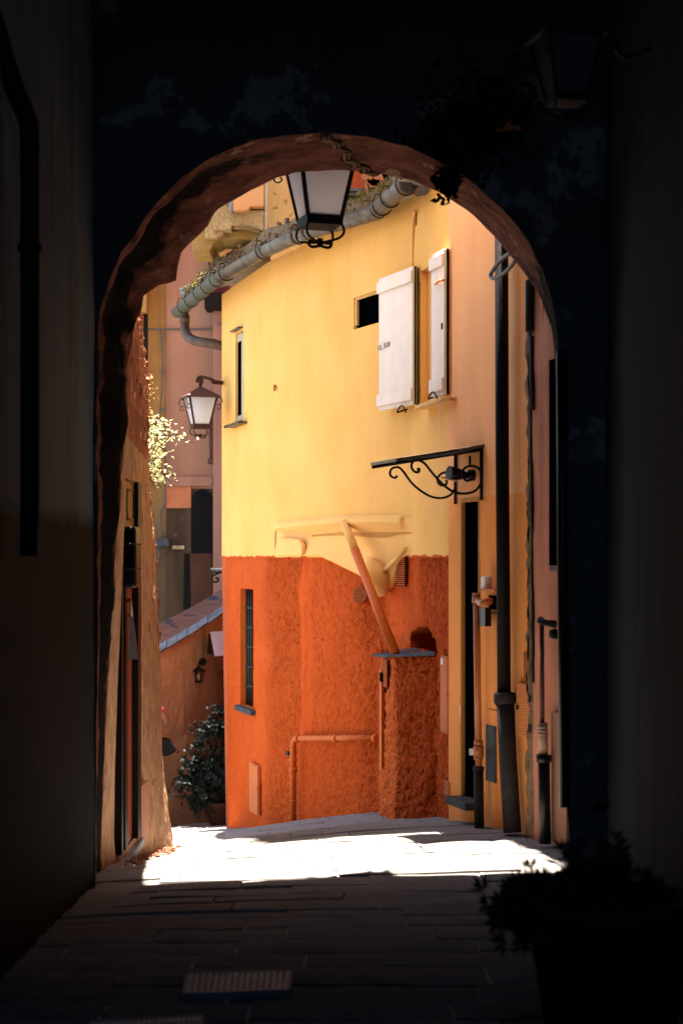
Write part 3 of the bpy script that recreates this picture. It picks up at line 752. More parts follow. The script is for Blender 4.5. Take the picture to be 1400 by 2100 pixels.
for k in range(9):
    c = P(752+random.uniform(-4,24), 384-random.uniform(0,30)*(k%3)/2-3, YB-.3); mb.box(c, (random.uniform(.04,.12), .05, random.uniform(.02,.06)), Matrix.Rotation(random.uniform(-.7,.7), 3, 'Y'))
mb.build('broken_tiles', M['rust'], TB, bevel=.004)
mb = MB(); mb.tube([P(749,350,YB-.3), P(751,380,YB-.3), P(755,405,YB-.3)], .014, 6); mb.build('rusty_rod', M['rust'], TB)
# stone balcony (oriel) on brackets, left of the corner
BA = TB
def pr(poly, d0, dep, m, name, bv=.008): 
    mb = MB(); mb.prism([P(x, y, d0) for x, y in poly], (0, dep, 0)); return mb.build(name, m, BA, bevel=bv)
pr([(395,475),(545,470),(545,500),(520,493),(490,489),(455,490),(438,500),(430,517),(395,517)], YB-.02, .5, M['balst2'], 'lower_bracket')
pr([(421,452),(436,430),(448,430),(541,430),(541,482),(524,473),(500,467),(470,466),(462,470),(458,479),(445,487),(421,487)], YB-.12, .5, M['balst'], 'middle_bracket')
pr([(437,410),(473,410),(473,431),(541,431),(541,472),(512,463),(476,462),(474,470),(437,470)], YB-.20, .5, M['balst'], 'upper_bracket')
pr([(443,380),(480,365),(480,412),(443,415)], YB-.24, .5, M['balst'], 'bracket_block')
pr([(474,335),(541,335),(541,423),(514,423),(510,430),(477,432)], YB-.30, .5, M['uporg'], 'oriel_panel')
pr([(470,335),(477,335),(477,434),(470,432)], YB-.31, .5, M['whiteslate'], 'panel_edge')
mb = MB(); xo = (395-HX)*YB/F
mb.hexa([(xo,YB,4.75),(xl,YB,4.75),(xl,YB+4,4.75),(xo,YB+4,4.75),(xo,YB,ZT),(xl,YB,ZT),(xl,YB+4,ZT),(xo,YB+4,ZT)]); mb.build('oriel_wall', M['uporg'], TB)

# ------------------------------------------------------------------ right-hand house (peach) 
RH = thing('peach_house', (1.1, 10.4, gz(1.0, 10.2)), 'peach and orange house wall with a dark doorway under the iron canopy', 'house')
dr = rect(RW, 945, 981, 1024, 1648)
tv = rect(RW, 984, 1004, 0, 0)
uS = RW.u(1093)
def rfn(W, amp=.006):
    def f(u, z):
        q = W.ext(u); n = W.rawn(u); o = fbm(Vector((u*1.3, z*1.3, 20)), 3)*amp*2
        if u < .02: o = 0
        return (q.x+n.x*o, q.y+n.y*o, z)
    return f
mb = MB(); mb.sheet(rfn(RW), lines(0, uS, .08, dr[:2]), lines(-.6, 7.5, .1, dr[2:]), lambda u, z: inrect([dr], u, z)); mb.build('wall', M['peach'], RH)
mb = MB(); reveal(mb, RW, dr, .03); mb.build('door_reveal', M['peach'], RH)
mb = MB(); mb.wboxuz(RW, dr[0]-.03, dr[1]+.03, dr[2]-.03, dr[3]+.03, -.05, -.028); dd = mb.build('door', M['dark'], RH)
mb = MB(); mb.wbox(RW, 942.5, 945.5, 1024, 1640, -.02, .004); mb.wbox(RW, 943, 982, 1020, 1029, -.02, .006); mb.wbox(RW, 979.5, 982, 1024, 1648, -.02, .006)
mb.build('door_frame', mat('ochre_door_frame', (.55,.27,.07), bump=.2), RH, bevel=.003)
mb = MB(); zst = RW.z(957, 1640); mb.wboxuz(RW, RW.u(943), RW.u(984), zst-.035, zst+.012, -.1, .10); mb.build('door_step', M['slate'], RH, bevel=.004)
mb = MB(); mb.wbox(RW, 995, 1015, 1488, 1603, -.02, .008); mb.build('vent_plate', M['slate'], RH)
mb = MB(); mb.wbox(RW, 1001, 1018, 1454.5, 1456, -.01, .003); mb.build('panel_seam', M['ink'], RH); mb = MB(); mb.wbox(RW, 1002, 1018, 1256, 1258, -.01, .003); mb.build('panel_seam', M['ink'], RH)
mb = MB(); mb.wbox(RW, 1001, 1018, 1221, 1250, -.05, .002); mb.build('pipe_recess', M['dark'], RH)
# perforated cabinet door + louvre further right
mb = MB(); mb.wbox(RW, 1058, 1084, 1402, 1511, -.01, .03)
o = mb.build('perforated_cabinet_door', mat('orange_cabinet', (.68,.26,.09), rough=.5, bump=.1), RH, bevel=.003)
mb = MB()
for j in range(18):
    for i in range(5):
        x = 1061.5+i*4.6+(j % 2)*2; y = 1406+j*5.8; mb.wbox(RW, x, x+1.2, y, y+2.2, .03, .0325)
mb.build('perforation', M['rust'], o)
for x0_, x1_, y0_, y1_, n_ in ((1081,1084.5,1425,1440,'hinge'),(1081,1084.5,1487,1502,'hinge'),(1057.5,1060,1446,1455,'latch')):
    mb = MB(); mb.wbox(RW, x0_, x1_, y0_, y1_, .03, .04); mb.build(n_, M['castiron'], o)
slatvent(RW, 1073, 1084, 1336, 1392, 16, mat('orange_louvre', (.66,.26,.09), bump=.1), 'louvre', RH, .02)

RHR = MB(); pl_ = [Vector((*p.xy, 7.45)) for p in (U.p[3], U.p[4], RW.p[0], RW.p[1])]+[Vector((3.6,9.3,7.45)), Vector((3.6,14.5,7.45)), Vector((.7,14.5,7.45))]
RHR.prism(pl_, (0,0,.12)); RHR.build('roof', M['slate'], RH)  # unseen roof slab added to keep light out behind these walls
# canopy
CA = thing('door_canopy', RW.px(960, 1020), 'wrought iron bracketed slate canopy over the dark doorway', 'canopy')
F0, N0 = RW.px(937,935), RW.px(990,913)
F0.z = N0.z = 2.28
nrm = RW.rawn(.1); n3 = Vector((nrm.x, nrm.y, 0))
F1 = F0+n3*.57+Vector((0,0,-.095)); N1 = N0+n3*.57+Vector((0,0,-.095))
tl = (F0-N0).normalized()
mb = MB(); mb.hexa([F1+tl*.03, N1-tl*.03, N0-tl*.03, F0+tl*.03]+[v+Vector((0,0,.018)) for v in (F1+tl*.03, N1-tl*.03, N0-tl*.03, F0+tl*.03)]); mb.build('slab', M['zinc'], CA, bevel=.002)
BF = Poly([(F1.x, F1.y), (F0.x, F0.y)]); BN = Poly([(N1.x, N1.y), (N0.x, N0.y)])
def cpt(B, a, b): return B.px(700+a/2.8, 850+b/2.8)
far = [(318,350),(312,362),(298,362),(282,352),(278,332),(288,312),(308,303),(332,306),(360,335),(400,390),(450,435),(510,470),(570,480),(620,465),(648,430),(657,390),(638,350),(600,332),(565,345),(550,372),(560,400),(585,408),(603,395),(600,376)]
nearp = [(434,318),(445,312),(444,328),(425,331),(405,312),(402,285),(420,264),(450,266),(480,285),(520,335),(560,380),(610,425),(660,450),(720,453),(770,435),(800,390),(802,340),(780,305),(740,295),(705,310),(690,340),(703,370),(727,380),(745,366)]
def straps(B, A0, A1, prf, y1):
    mb = MB(); c = crom([cpt(B, *q) for q in prf], 4); mb.tube(c, .008, 6)
    mb.tube([A0+Vector((0,0,-.012)), A1+Vector((0,0,-.012))], .011, 6)
    mb.tube([A0+Vector((0,0,0)), Vector((A0.x, A0.y, EYE+(HY-y1)*A0.y/F))], .011, 6)
    mb.build('bracket', M['iron'], CA)
straps(BF, F0+n3*.012, F1, far, 1034); straps(BN, N0+n3*.012, N1, nearp, 1026)
SL = thing('spotlight', RW.px(968, 975), 'small black spotlight fixed beneath the slate canopy', 'spotlight')
a = RW.px(972, 975, .0); b_ = RW.px(960, 975, .10)
mb = MB(); mb.tube([a+Vector((0,0,.0)), a+n3*.05], .035, 12); mb.tube([a+n3*.03+Vector((0,0,.05)), a+n3*.03+Vector((0,0,.12))], .008, 6); mb.build('mount', M['blackpl'], SL)
q0 = a+n3*.05; q1 = a+n3*.17+Vector((0,-.02,.012))
mb = MB(); mb.tube([q0, q0.lerp(q1,.4), q1], [.02,.035,.045], 12); mb.build('housing', M['blackpl'], SL)
mb = MB(); mb.hexa([q1+Vector(v)*1.0 for v in ((-.05,-.03,-.03),(.05,-.03,-.055),(.05,.03,-.055),(-.05,.03,-.03),(-.05,-.03,-.022),(.05,-.03,-.047),(.05,.03,-.047),(-.05,.03,-.022))]); mb.build('lens', M['cream'], SL)

# gas riser beside door
GP_ = thing('gas_riser_pipe', RW.px(980, 1690, .06), 'orange painted gas pipe with elbow standing beside the dark doorway', 'pipe')
mb = MB(); r_ = .021
mb.tube([RW.px(981,1575,.07), RW.px(976,1216,.07)], r_, 12)
mb.tube(crom([RW.px(980,1232,.075), RW.px(984,1236,.08), RW.px(992,1236,.08), RW.px(1004,1233,.03), RW.px(1008,1233,-.03)], 4), r_*1.05, 12)
for y0, y1, k in ((1519,1527,1.35),(1530,1552,1.5),(1552,1558,1.3),(1224,1236,1.3),(1216,1221,1.25)): mb.tube([RW.px(980.5,y1,.07), RW.px(980.5,y0,.07)] if y0 > 1500 else [RW.px(976.5,y1,.07), RW.px(976.5,y0,.07)], r_*k, 12)
mb.build('pipe', mat('orange_pipe', (.52,.17,.05), rough=.4, bump=.1, spec=.5), GP_)
mb = MB(); mb.tube([RW.px(982,1698,.07), RW.px(980.5,1575,.07)], .03, 12); mb.tube([RW.px(980.5,1580,.07), RW.px(980.5,1572,.07)], .034, 12); mb.build('sleeve', M['castiron'], GP_)
mb = MB(); c = RW.px(962,1542,.09); mb.tube([c, c+Vector((.05,0,0))], .02, 10); mb.build('valve_cap', M['whitepl'], GP_)
mb = MB(); mb.wbox(RW, 981, 994, 1246, 1284, .03, .07); o = tag(mb.build('gas_regulator', M['blackpl']), 'small black regulator box hanging below the pipe elbow', 'regulator'); 
mb = MB(); mb.wbox(RW, 983, 1014, 1208, 1212, .0, .09); o = tag(mb.build('wall_shelf', M['orange_paint'], bevel=.002), 'thin orange ledge above the pipe elbow carrying the white box', 'shelf')
mb = MB(); mb.wbox(RW, 984, 993, 1182, 1208, .03, .08); o = tag(mb.build('alarm_box', M['whitepl'], bevel=.006), 'small white plastic box standing on the orange ledge', 'box')

# big drainpipe
DP = thing('downpipe', RW.px(1045, 1705, .07), 'tall dark brown downpipe ending in a grey cast iron foot', 'downpipe')
mb = MB(); mb.tube([RW.px(1033,1425,.07), RW.px(1029,900,.07), RW.px(1027,300,.07)], .040, 16); mb.build('pipe', M['brownpipe'], DP)
mb = MB(); mb.tube([RW.px(1050,1708,.07), RW.px(1041,1560,.07), RW.px(1035,1425,.07)], .052, 16); mb.tube([RW.px(1035.5,1446,.07), RW.px(1035,1440,.07), RW.px(1034.6,1424,.07), RW.px(1034.5,1420,.07)], [.055,.066,.066,.058], 16); mb.build('foot', M['castiron'], DP)

# ------------------------------------------------------------------ pink house, next along right
PH = thing('pink_house', (1.2, 9.6, gz(1.15, 9.5)), 'weathered pink house wall beside the arch on the right', 'house')
RP = Poly([RW.p[0]+Vector((nrm.x, nrm.y))*.03, RW.p[1]+Vector((nrm.x, nrm.y))*.03])
uE = RP.u(1092)
wn = rect(RP, 1129, 1160, 560, 1160)
mb = MB(); mb.sheet(rfn(RP, .01), lines(uE, RP.L, .06, [wn[0]]), lines(-.6, 7.5, .08, wn[2:]), None); mb.build('wall', M['pinkwall'], PH)
mb = MB(); mb.wboxuz(RP, wn[0], RP.L, wn[2], wn[3], -.01, .012); win = mb.build('window', M['dark'], PH)
mb = MB(); mb.wbox(RP, 1126, 1146, 1161, 1171, -.05, .07); mb.build('sill', M['beam'], win, bevel=.004)
# crumbled joint
mb = MB()
def jfn(k, z):
    a = 2*math.pi*k/10; rr_ = .035+fbm(Vector((z*6, a, 0)), 3)*.035; q = RW.uz(RW.u(1094), z, .01); t_ = Vector((.287,-.958,0))
    return q+n3*math.cos(a)*rr_*.7+t_*math.sin(a)*rr_
mb.sheet(jfn, list(range(11)), frange(-.1, 4.6, .02)); mb.build('crumbled_joint', M['crust'], PH)
CB = MB(); pts = [RW.px(1086+(y-300)*.007+fbm(Vector((y*.02,0,0)),2)*2, y, .03) for y in range(540, 1420, 20)]
CB.tube(pts, .011, 8)
CB.tube([RW.px(1086,575,.05), RW.px(1086,680,.05)], .026, 10); CB.tube([RW.px(1091,690,.04), RW.px(1092,840,.04)], .016, 8)
tag(CB.build('cable_conduit', M['iron']), 'ragged black cable conduit running down the joint between two walls', 'conduit')
mb = MB(); mb.wbox(RP, 1129, 1160, 1462, 1730, -.01, .025); o = mb.build('meter_cabinet_door', M['pinkpl'], PH, bevel=.003)
# water pipe
WP = thing('standpipe', RP.px(1116, 1728, .07), 'thin rusty pipe with cream fitting and black sleeve by pink wall', 'pipe')
mb = MB(); mb.tube([RP.px(1111,1490,.07), RP.px(1110,1272,.07)], .013, 10); mb.build('pipe', M['browniron'], WP)
mb = MB(); mb.tube([RP.px(1113,1552,.07), RP.px(1112,1482,.07)], .027, 14)
for y in (1483, 1490, 1497, 1504): mb.tube([RP.px(1112,y+3,.07), RP.px(1112,y,.07)], .031-.004*(1504-y)/21, 14)
mb.build('fitting', M['cream'], WP)
mb = MB(); mb.tube([RP.px(1117,1730,.07), RP.px(1114,1552,.07)], .033, 14); mb.tube([RP.px(1114,1563,.07), RP.px(1114,1548,.07)], .041, 14); mb.build('sleeve', M['blackpl'], WP)
TP = thing('wall_tap', RP.px(1135, 1280, .05), 'black tap arm sticking out of the pink wall above the rusty pipe', 'tap')
mb = MB(); mb.tube([RP.px(1107,1272,.10), RP.px(1116,1277,.09), RP.px(1138,1280,.05)], [.022,.016,.022], 10); mb.build('arm', M['iron'], TP)
mb = MB(); mb.lathe([(0,-.03),(.03,-.02),(.034,0),(.03,.02),(0,.03)], RP.px(1137,1300,.05), 10); mb.build('knob', M['iron'], TP)
mb = MB(); mb.prism([P(1109,608,9.5), P(1114,608,9.5), P(1120,690,9.5), P(1145,712,9.5), P(1145,728,9.5), P(1120,728,9.5), P(1112,690,9.5)], (.0,.05,0))
tag(mb.build('bracket_sign', M['orlamp'], bevel=.004), 'small orange edged bracket half hidden by the arch on the right', 'bracket')
mb = MB(); mb.tube(crom([P(1072,505,9.3), P(1030,530,9.6), P(1008,558,9.9), P(1007,569,9.9), P(1020,569,9.8), P(1042,552,9.6), P(1062,525,9.4), P(1085,490,9.2)], 6), .012, 8)
tag(mb.build('cable_loop', M['blackpl']), 'loop of black cable hanging out from under the arch', 'cable')

# ------------------------------------------------------------------ arch
AR = thing('stone_archway', (0, 8.4, gz(0, 8.4)), 'dark stone archway with reddish plaster underside framing the lane', 'archway')
def resample(pts, n):
    pts = [Vector(p) for p in pts]; c = [0]
    for a, b in zip(pts, pts[1:]): c.append(c[-1]+(b-a).length)
    out = []
    for k in range(n):
        t = c[-1]*k/(n-1); i = max(0, min(len(pts)-2, next((j for j in range(len(c)-1) if c[j+1] >= t-1e-9), len(pts)-2)))
        out.append(pts[i].lerp(pts[i+1], (t-c[i])/max(1e-9, c[i+1]-c[i])))
    return out
fr_l = [(196,1900),(200,1400),(201,1000),(201,700),(215,615),(250,520),(300,440),(360,375),(430,325),(520,288),(600,275),(665,272)]
fr_r = [(665,272),(680,273),(760,280),(840,300),(900,330),(960,370),(1020,420),(1080,490),(1112,550),(1132,620),(1143,700),(1148,1000),(1150,1500),(1165,1700),(1166,1900)]
bk_l = [(206,1860),(212,1600),(222,1400),(236,1180),(250,960),(257,880),(258,820),(264,735),(272,690),(290,612),(305,597),(330,583),(362,580),(366,545),(374,516),(398,490),(428,462),(441,432),(452,425),(500,396),(560,368),(610,354),(665,349)]
bk_r = [(665,349),(720,350),(780,356),(840,369),(900,394),(960,432),(1012,480),(1062,542),(1102,600),(1128,662),(1140,740),(1146,1000),(1150,1500),(1166,1660),(1168,1860)]
NA = 90
def to3(pl, d): return [P(x, y, d) for x, y in pl]
f2 = resample([Vector((x, y)) for x, y in fr_l], NA)+resample([Vector((x, y)) for x, y in fr_r], NA)[1:]
b2 = resample([Vector((x, y)) for x, y in bk_l], NA)+resample([Vector((x, y)) for x, y in bk_r], NA)[1:]
NP = len(f2); rows = []
NS = 24
for j in range(NS+1):
    t = j/NS; d = 8.4+.8*t; row_ = []
    for i in range(NP):
        tt = t
        # groove in the left haunch between outer roll and inner edge
        X = f2[i].lerp(b2[i], tt); p = P(X.x, X.y, d)
        cen = Vector((0, d, EYE+.3)); n_ = (p-cen); n_.y = 0; n_.normalize()
        amp = (.018 if 0 < j < NS else .008)*(1+1.6*math.exp(-((i/NA-.62)/.14)**2))
        dv = fbm(Vector((p.x*4, p.y*6, p.z*4)), 3)*amp+fbm(Vector((p.x*15, p.y*15, p.z*15)), 2)*amp*.45
        if i < NA*.93:
            left = min(1, (NA*.93-i)/12); dv += -.0+.10*left*math.sin(math.pi*min(1, max(0, (t-.12)/.75)))
        row_.append(p+n_*dv)
    rows.append(row_)
def shaded_cell(i, j):  # cells of the left haunch and jamb where shade is painted
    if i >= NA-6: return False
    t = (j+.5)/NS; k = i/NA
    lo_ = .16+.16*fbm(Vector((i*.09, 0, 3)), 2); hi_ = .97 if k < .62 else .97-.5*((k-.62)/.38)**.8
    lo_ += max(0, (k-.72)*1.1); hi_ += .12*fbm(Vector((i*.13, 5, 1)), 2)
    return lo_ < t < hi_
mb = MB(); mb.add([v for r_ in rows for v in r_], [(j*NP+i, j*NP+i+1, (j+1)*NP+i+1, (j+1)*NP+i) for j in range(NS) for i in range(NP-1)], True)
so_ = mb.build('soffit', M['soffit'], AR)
at_ = so_.data.attributes.new('painted_shade', 'FLOAT', 'POINT')  # shade painted per vertex: left groove, left jamb, lower right side
at_.data.foreach_set('value', [(.2+.6*sum(shaded_cell(i+a, j+b) for a in (-3,0,3) for b in (-2,0,2))/9) if i < NA-1 else (0.0 if rows[j][i].z > 3.6 else min(1, (3.6-rows[j][i].z)*.9)) for j in range(NS+1) for i in range(NP)])
# faces
def face(ring, Y, XL, XR, ZTOP, steps=14, amp=.02):
    mb = MB(); vs = []; n = len(ring)
    for j in range(steps+1):
        t = (j/steps)**1.3
        for i, p in enumerate(ring):
            # outer boundary target
            dx = p.x; 
            if p.z < EYE+.8: q = Vector((XL if p.x < 0 else XR, Y, p.z))
            else:
                a = math.atan2(p.z-(EYE+.8), p.x); W_ = XR if p.x > 0 else -XL
                cx_, sz_ = math.cos(a), math.sin(a); Ht = ZTOP-(EYE+.8)
                k = min(W_/max(1e-6, abs(cx_)), Ht/max(1e-6, sz_)); q = Vector((cx_*k, Y, EYE+.8+sz_*k))
            v = p.lerp(q, t)
            v.y = Y+(fbm(Vector((v.x*3, v.z*3, Y)), 3)*amp if j else 0)+(p.y-Y)*(1-t)
            vs.append(v)
    mb.add(vs, [(j*n+i, j*n+i+1, (j+1)*n+i+1, (j+1)*n+i) for j in range(steps) for i in range(n-1)], True)
    return mb
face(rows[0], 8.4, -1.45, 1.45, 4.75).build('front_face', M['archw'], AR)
mb = face(rows[-1], 9.2, -2.2, 3.2, 8.5, amp=.01); mb.build('rear_face', M['rearw'], AR)
mb = MB(); pts = [rows[j][NA-1+int(2*j/NS)]-Vector((0,0,.018))+Vector((.01+.07*j/NS,0,0)) for j in range(NS+1)]
cb_ = [rows[jj][NA-1+int(5*jj/NS)]-Vector((0,0,.012)) for jj in range(0, NS+1, 2)]
mb.tube(cb_, .012, 8); mb.tube([p+Vector((.022,0,0)) for p in cb_], .007, 8)
for p in cb_[1::2]: mb.box(p+Vector((.008,0,0)), (.06,.012,.026))
tag(mb.build('lantern_cable', M['crust']), 'dusty cable stapled across the crown of the arch underside', 'cable')
mb = MB(); mb.prism([P(1012,268,8.36), P(1050,246,8.36), P(1072,244,8.36), P(1078,254,8.36), P(1066,264,8.36)], (0,.06,0)); mb.build('broken_tile_ledge', M['rust'], AR)
mb = MB(); mb.tube([P(654,60,8.38), P(655,272,8.38)], .004, 5); mb.build('hanging_wire', M['cable'], AR)

mb = MB(); mb.hexa([(-1.5,9.2,3.98),(1.6,9.2,3.98),(1.6,9.62,3.94),(-1.5,9.62,3.94),(-1.5,9.2,4.04),(1.6,9.2,4.04),(1.6,9.62,3.97),(-1.5,9.62,3.97)]); mb.build('shadow_ledge', M['slate'], AR)  # unseen ledge added to shape the near edge of the sun patch
# ivy on arch edge
mb = MB()
for k in range(170):
    c = P(random.gauss(916,9), random.gauss(372,17), 8.4+random.uniform(-.05,.25)); d_ = Vector((random.uniform(-1,1), random.uniform(-.6,.3), random.uniform(-1.3,.4)))
    mb.leaf(c, d_, Vector((random.uniform(-.5,.5),-1,.3)), random.uniform(.03,.06), random.uniform(.02,.035))
for k in range(420):
    tt = random.random(); xx_ = 920+random.gauss(110*tt,50); yy_ = min(300-tt*90+random.gauss(0,50), float(np.interp(xx_, [800,900,960,1020,1080,1130], [280,325,365,415,480,600]))-18); c = P(xx_, yy_, 8.36+random.uniform(-.04,.02)); d_ = Vector((random.uniform(-1,1), -.3, random.uniform(-1.3,.6)))
    mb.leaf(c, d_, Vector((0,-1,.3)), random.uniform(.03,.06), random.uniform(.02,.035))
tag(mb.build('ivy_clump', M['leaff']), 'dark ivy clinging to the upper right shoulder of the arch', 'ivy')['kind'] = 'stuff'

# passage in front of the arch
LH = thing('left_passage_house', (-1.3, 6, gz(-1.2, 6)), 'shadowed house wall on the near left, grey brown above a darker base', 'house')
mb = MB()
LP_ = Poly([(-1.215, 8.42), (-1.20, -3.0)])
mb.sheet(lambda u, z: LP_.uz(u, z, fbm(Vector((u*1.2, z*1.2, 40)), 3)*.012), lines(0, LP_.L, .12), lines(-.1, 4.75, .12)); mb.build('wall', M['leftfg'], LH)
mb = MB()
pa_ = LP_.px(0,60,.07)
mb.tube(crom([P(-60,-120,6.05), P(8,110,6.1), P(34,190,6.15), P(55,240,6.2), P(62,290,6.2), P(62,500,6.2), P(62,1140,6.2)], 4), .036, 12)
mb.tube([P(62,500,6.2), P(62,516,6.2)], .045, 12); 
tag(mb.build('rainwater_pipe', M['brownpipe']), 'cranked dark pipe running down the near left wall', 'pipe')
RHF = thing('right_passage_house', (1.35, 6, gz(1.2, 6)), 'shadowed dark brown house wall on the near right', 'house')
RP_ = Poly([(1.30, 8.42), (1.27, -3.0)])
mb = MB(); mb.sheet(lambda u, z: RP_.uz(u, z, fbm(Vector((u*1.2, z*1.2, 60)), 3)*.012), lines(0, RP_.L, .12), lines(-.1, 4.75, .12)); mb.build('wall', M['rightfg'], RHF)
mb = MB(); mb.wboxuz(RP_, 1.35, 2.2, .1, 3.3, -.01, .03); mb.build('door', M['rightfg'], RHF, bevel=.01)
mb = MB(); mb.hexa([(-1.6,3.6,4.75),(1.6,3.6,4.75),(1.6,9.2,4.75),(-1.6,9.2,4.75),(-1.6,3.6,4.9),(1.6,3.6,4.9),(1.6,9.2,4.9),(-1.6,9.2,4.9)]); mb.hexa([(-1.6,-3,4.75),(1.6,-3,4.75),(1.6,1.4,4.75),(-1.6,1.4,4.75),(-1.6,-3,4.9),(1.6,-3,4.9),(1.6,1.4,4.9),(-1.6,1.4,4.9)]); 
o = mb.build('added_ceiling', M['ceil'], AR)  # unseen ceiling added to darken the passage; its gap lets sky light in
mb = MB(); mb.hexa([(-2.2,9.19,4.91),(3.2,9.19,4.91),(3.2,3.6,4.91),(-2.2,3.6,4.91),(-2.2,9.19,11),(3.2,9.19,11),(3.2,3.6,11),(-2.2,3.6,11)]); mb.build('upper_storey', M['rearw'], AR)
mb = MB(); mb.hexa([(-.7,-3.2,-.2),(1.6,-3.2,-.2),(1.6,-3.0,-.2),(-.7,-3.0,-.2),(-.7,-3.2,4.9),(1.6,-3.2,4.9),(1.6,-3.0,4.9),(-.7,-3.0,4.9)])
mb.hexa([(-1.6,-3.2,2.6),(-.7,-3.2,2.6),(-.7,-3.0,2.6),(-1.6,-3.0,2.6),(-1.6,-3.2,4.9),(-.7,-3.2,4.9),(-.7,-3.0,4.9),(-1.6,-3.0,4.9)]); mb.build('added_rear_wall', M['ceil'], AR)  # unseen wall added to shut out light from behind the camera
# dark pipe on the right jamb
mb = MB(); mb.tube([P(1156,1655,8.33), P(1153,1200,8.33), P(1150,720,8.33)], .026, 12); tag(mb.build('jamb_pipe', M['blackpl']), 'thin black pipe running down the right jamb of the arch', 'pipe')
mb = MB(); mb.prism([P(1166,1650,8.55), P(1158,1700,8.55), P(1160,1760,8.55), P(1170,1760,8.55)], (0,.1,0))

# ------------------------------------------------------------------ lanterns
def lantern(name, c, w, rot, label, m_frame, m_roof, bracket, h=1.15, group=None, glass=None):
    """c = centre of the top ring of the glass; w = top width"""
    T = thing(name, c, label, 'lantern', group)
    Rz = Matrix.Rotation(rot, 3, 'Z'); c = Vector(c)
    def q(x, y, z): return c+Rz @ Vector((x*w, y*w, z*w))
    a, b, hh = .5, .285, h
    ct = [(-a,-a,0),(a,-a,0),(a,a,0),(-a,a,0)]; cb = [(-b,-b,-hh),(b,-b,-hh),(b,b,-hh),(-b,b,-hh)]
    mb = MB()
    for i in range(4):
        mb.tube([q(*ct[i]), q(*cb[i])], .038*w, 6); mb.tube([q(*ct[i]), q(*ct[(i+1)%4])], .035*w, 6)
    mb.hexa([q(x*1.06,y*1.06,z-.13) for x,y,z in cb]+[q(x*1.1,y*1.1,z+.02) for x,y,z in cb])
    mb.build('frame', m_frame, T)
    for i in range(4):
        mb = MB(); p0, p1, p2, p3 = ct[i], ct[(i+1)%4], cb[(i+1)%4], cb[i]
        mb.add([q(*p0), q(*p1), q(*p2), q(*p3)], [(0,1,2,3)]); mb.build('pane', glass or M['frost'], T)
    mb = MB(); e = .62
    ro = [(-e,-e,.02),(e,-e,.02),(e,e,.02),(-e,e,.02)]; rt = [(-.09,-.09,.36),(.09,-.09,.36),(.09,.09,.36),(-.09,.09,.36)]
    mb.hexa([q(*v) for v in ro]+[q(*v) for v in rt]); mb.hexa([q(x,y,z-.05) for x,y,z in ro]+[q(*v) for v in ro]); mb.build('roof', m_roof, T)
    mb = MB(); mb.lathe([(.08*w,.36*w),(.05*w,.42*w),(.075*w,.47*w),(.03*w,.53*w),(.03*w,.62*w)], c, 10); mb.build('finial', m_frame, T)
    if glass is None:
        mb = MB(); mb.hexa([q(x*.9,y*.9,z+.03) for x,y,z in cb]+[q(x*.95,y*.95,z+.05) for x,y,z in cb]); mb.build('added_white_plate', M['whitepl'], T)  # white plate added inside to brighten the frosted panes
        mb = MB(); mb.lathe([(.0,-.02*w),(.07*w,-.02*w),(.07*w,-.25*w),(.13*w,-.38*w),(.15*w,-.52*w),(.11*w,-.64*w),(0,-.68*w)], c, 12); mb.build('bulb', M['whitepl'], T)
    # side scrolls
    for sx, sy in ((-1,-1),(1,-1),(1,1),(-1,1)):
        mb = MB(); pr_ = [(.50,-.02),(.62,-.06),(.66,-.18),(.60,-.28),(.50,-.30)] 
        mb.tube(crom([q(sx*x*1.0, sy*x*1.0, z) for x, z in pr_], 4), .018*w, 6)
        sp = [(.56,-.30),(.62,-.34),(.63,-.42),(.57,-.46),(.52,-.42),(.55,-.38)]
        mb.tube(crom([q(sx*x*.98, sy*x*.98, z) for x, z in sp], 4), .016*w, 6)
        # cradle below
        cr = [(b*1.0,-hh-.1),(b*1.12,-hh-.24),(b*.9,-hh-.34),(.08,-hh-.38),(0,-hh-.38)]
        mb.build('scroll', m_frame, T); mb = MB(); mb.tube(crom([q(sx*x, sy*x, z) for x, z in cr], 4), .022*w, 6); mb.build('cradle_bar', m_frame, T)
    mb = MB()
    for sx in (-1, 1):
        sp = [(0,-.40),(.05*sx,-.38-.05),(.15*sx,-.44),(.20*sx,-.38),(.14*sx,-.34),(.11*sx,-.39)]
        mb.tube(crom([q(x, 0, z-hh-.02) for x, z in sp], 4), .026*w, 6)
    mb.tube([q(0,0,-hh-.32), q(0,0,-hh-.46)], .05*w, 8); mb.build('drop_finial', m_frame, T)
    if bracket: 
        mb = MB(); bracket(mb); mb.build('bracket', m_frame, T)
    return T
d_ = 9.46; s_ = d_/F
LC = P(656, 307, d_)
def br1(mb): mb.tube([LC+Vector((0,0,.2)), LC+Vector((0,0,.75)), LC+Vector((0,-.66,.75))], .012, 8)
lantern('hanging_lantern', LC, .335, R(17), 'large black lantern with frosted glass hanging just beyond the arch crown', M['iron'], M['iron'], br1)
d2 = 16.2; LC2 = P(411, 815, d2)
def br2(mb):
    s = d2/F; t = LC2+Vector((0,0,.20))
    mb.tube(crom([t, P(410,788,d2), P(416,781,d2), P(409,774,d2), P(403,780,d2)], 4), .010, 6)
    mb.tube(crom([P(404,784,d2), P(408,773,d2), P(424,775,d2), P(436,779,d2), P(442,783,d2+.05), P(460,784,16.6)], 4), .014, 8)
    mb.tube([P(437,783,d2+.02), P(462,786,16.6)], .02, 8)
lantern('corner_lantern', LC2, .262, R(17), 'brown roofed lantern with frosted glass bracketed on the yellow corner', M['rustiron'], M['browniron'], br2, h=1.0)
d3 = 6.9; LC3 = P(1160, 78, d3)
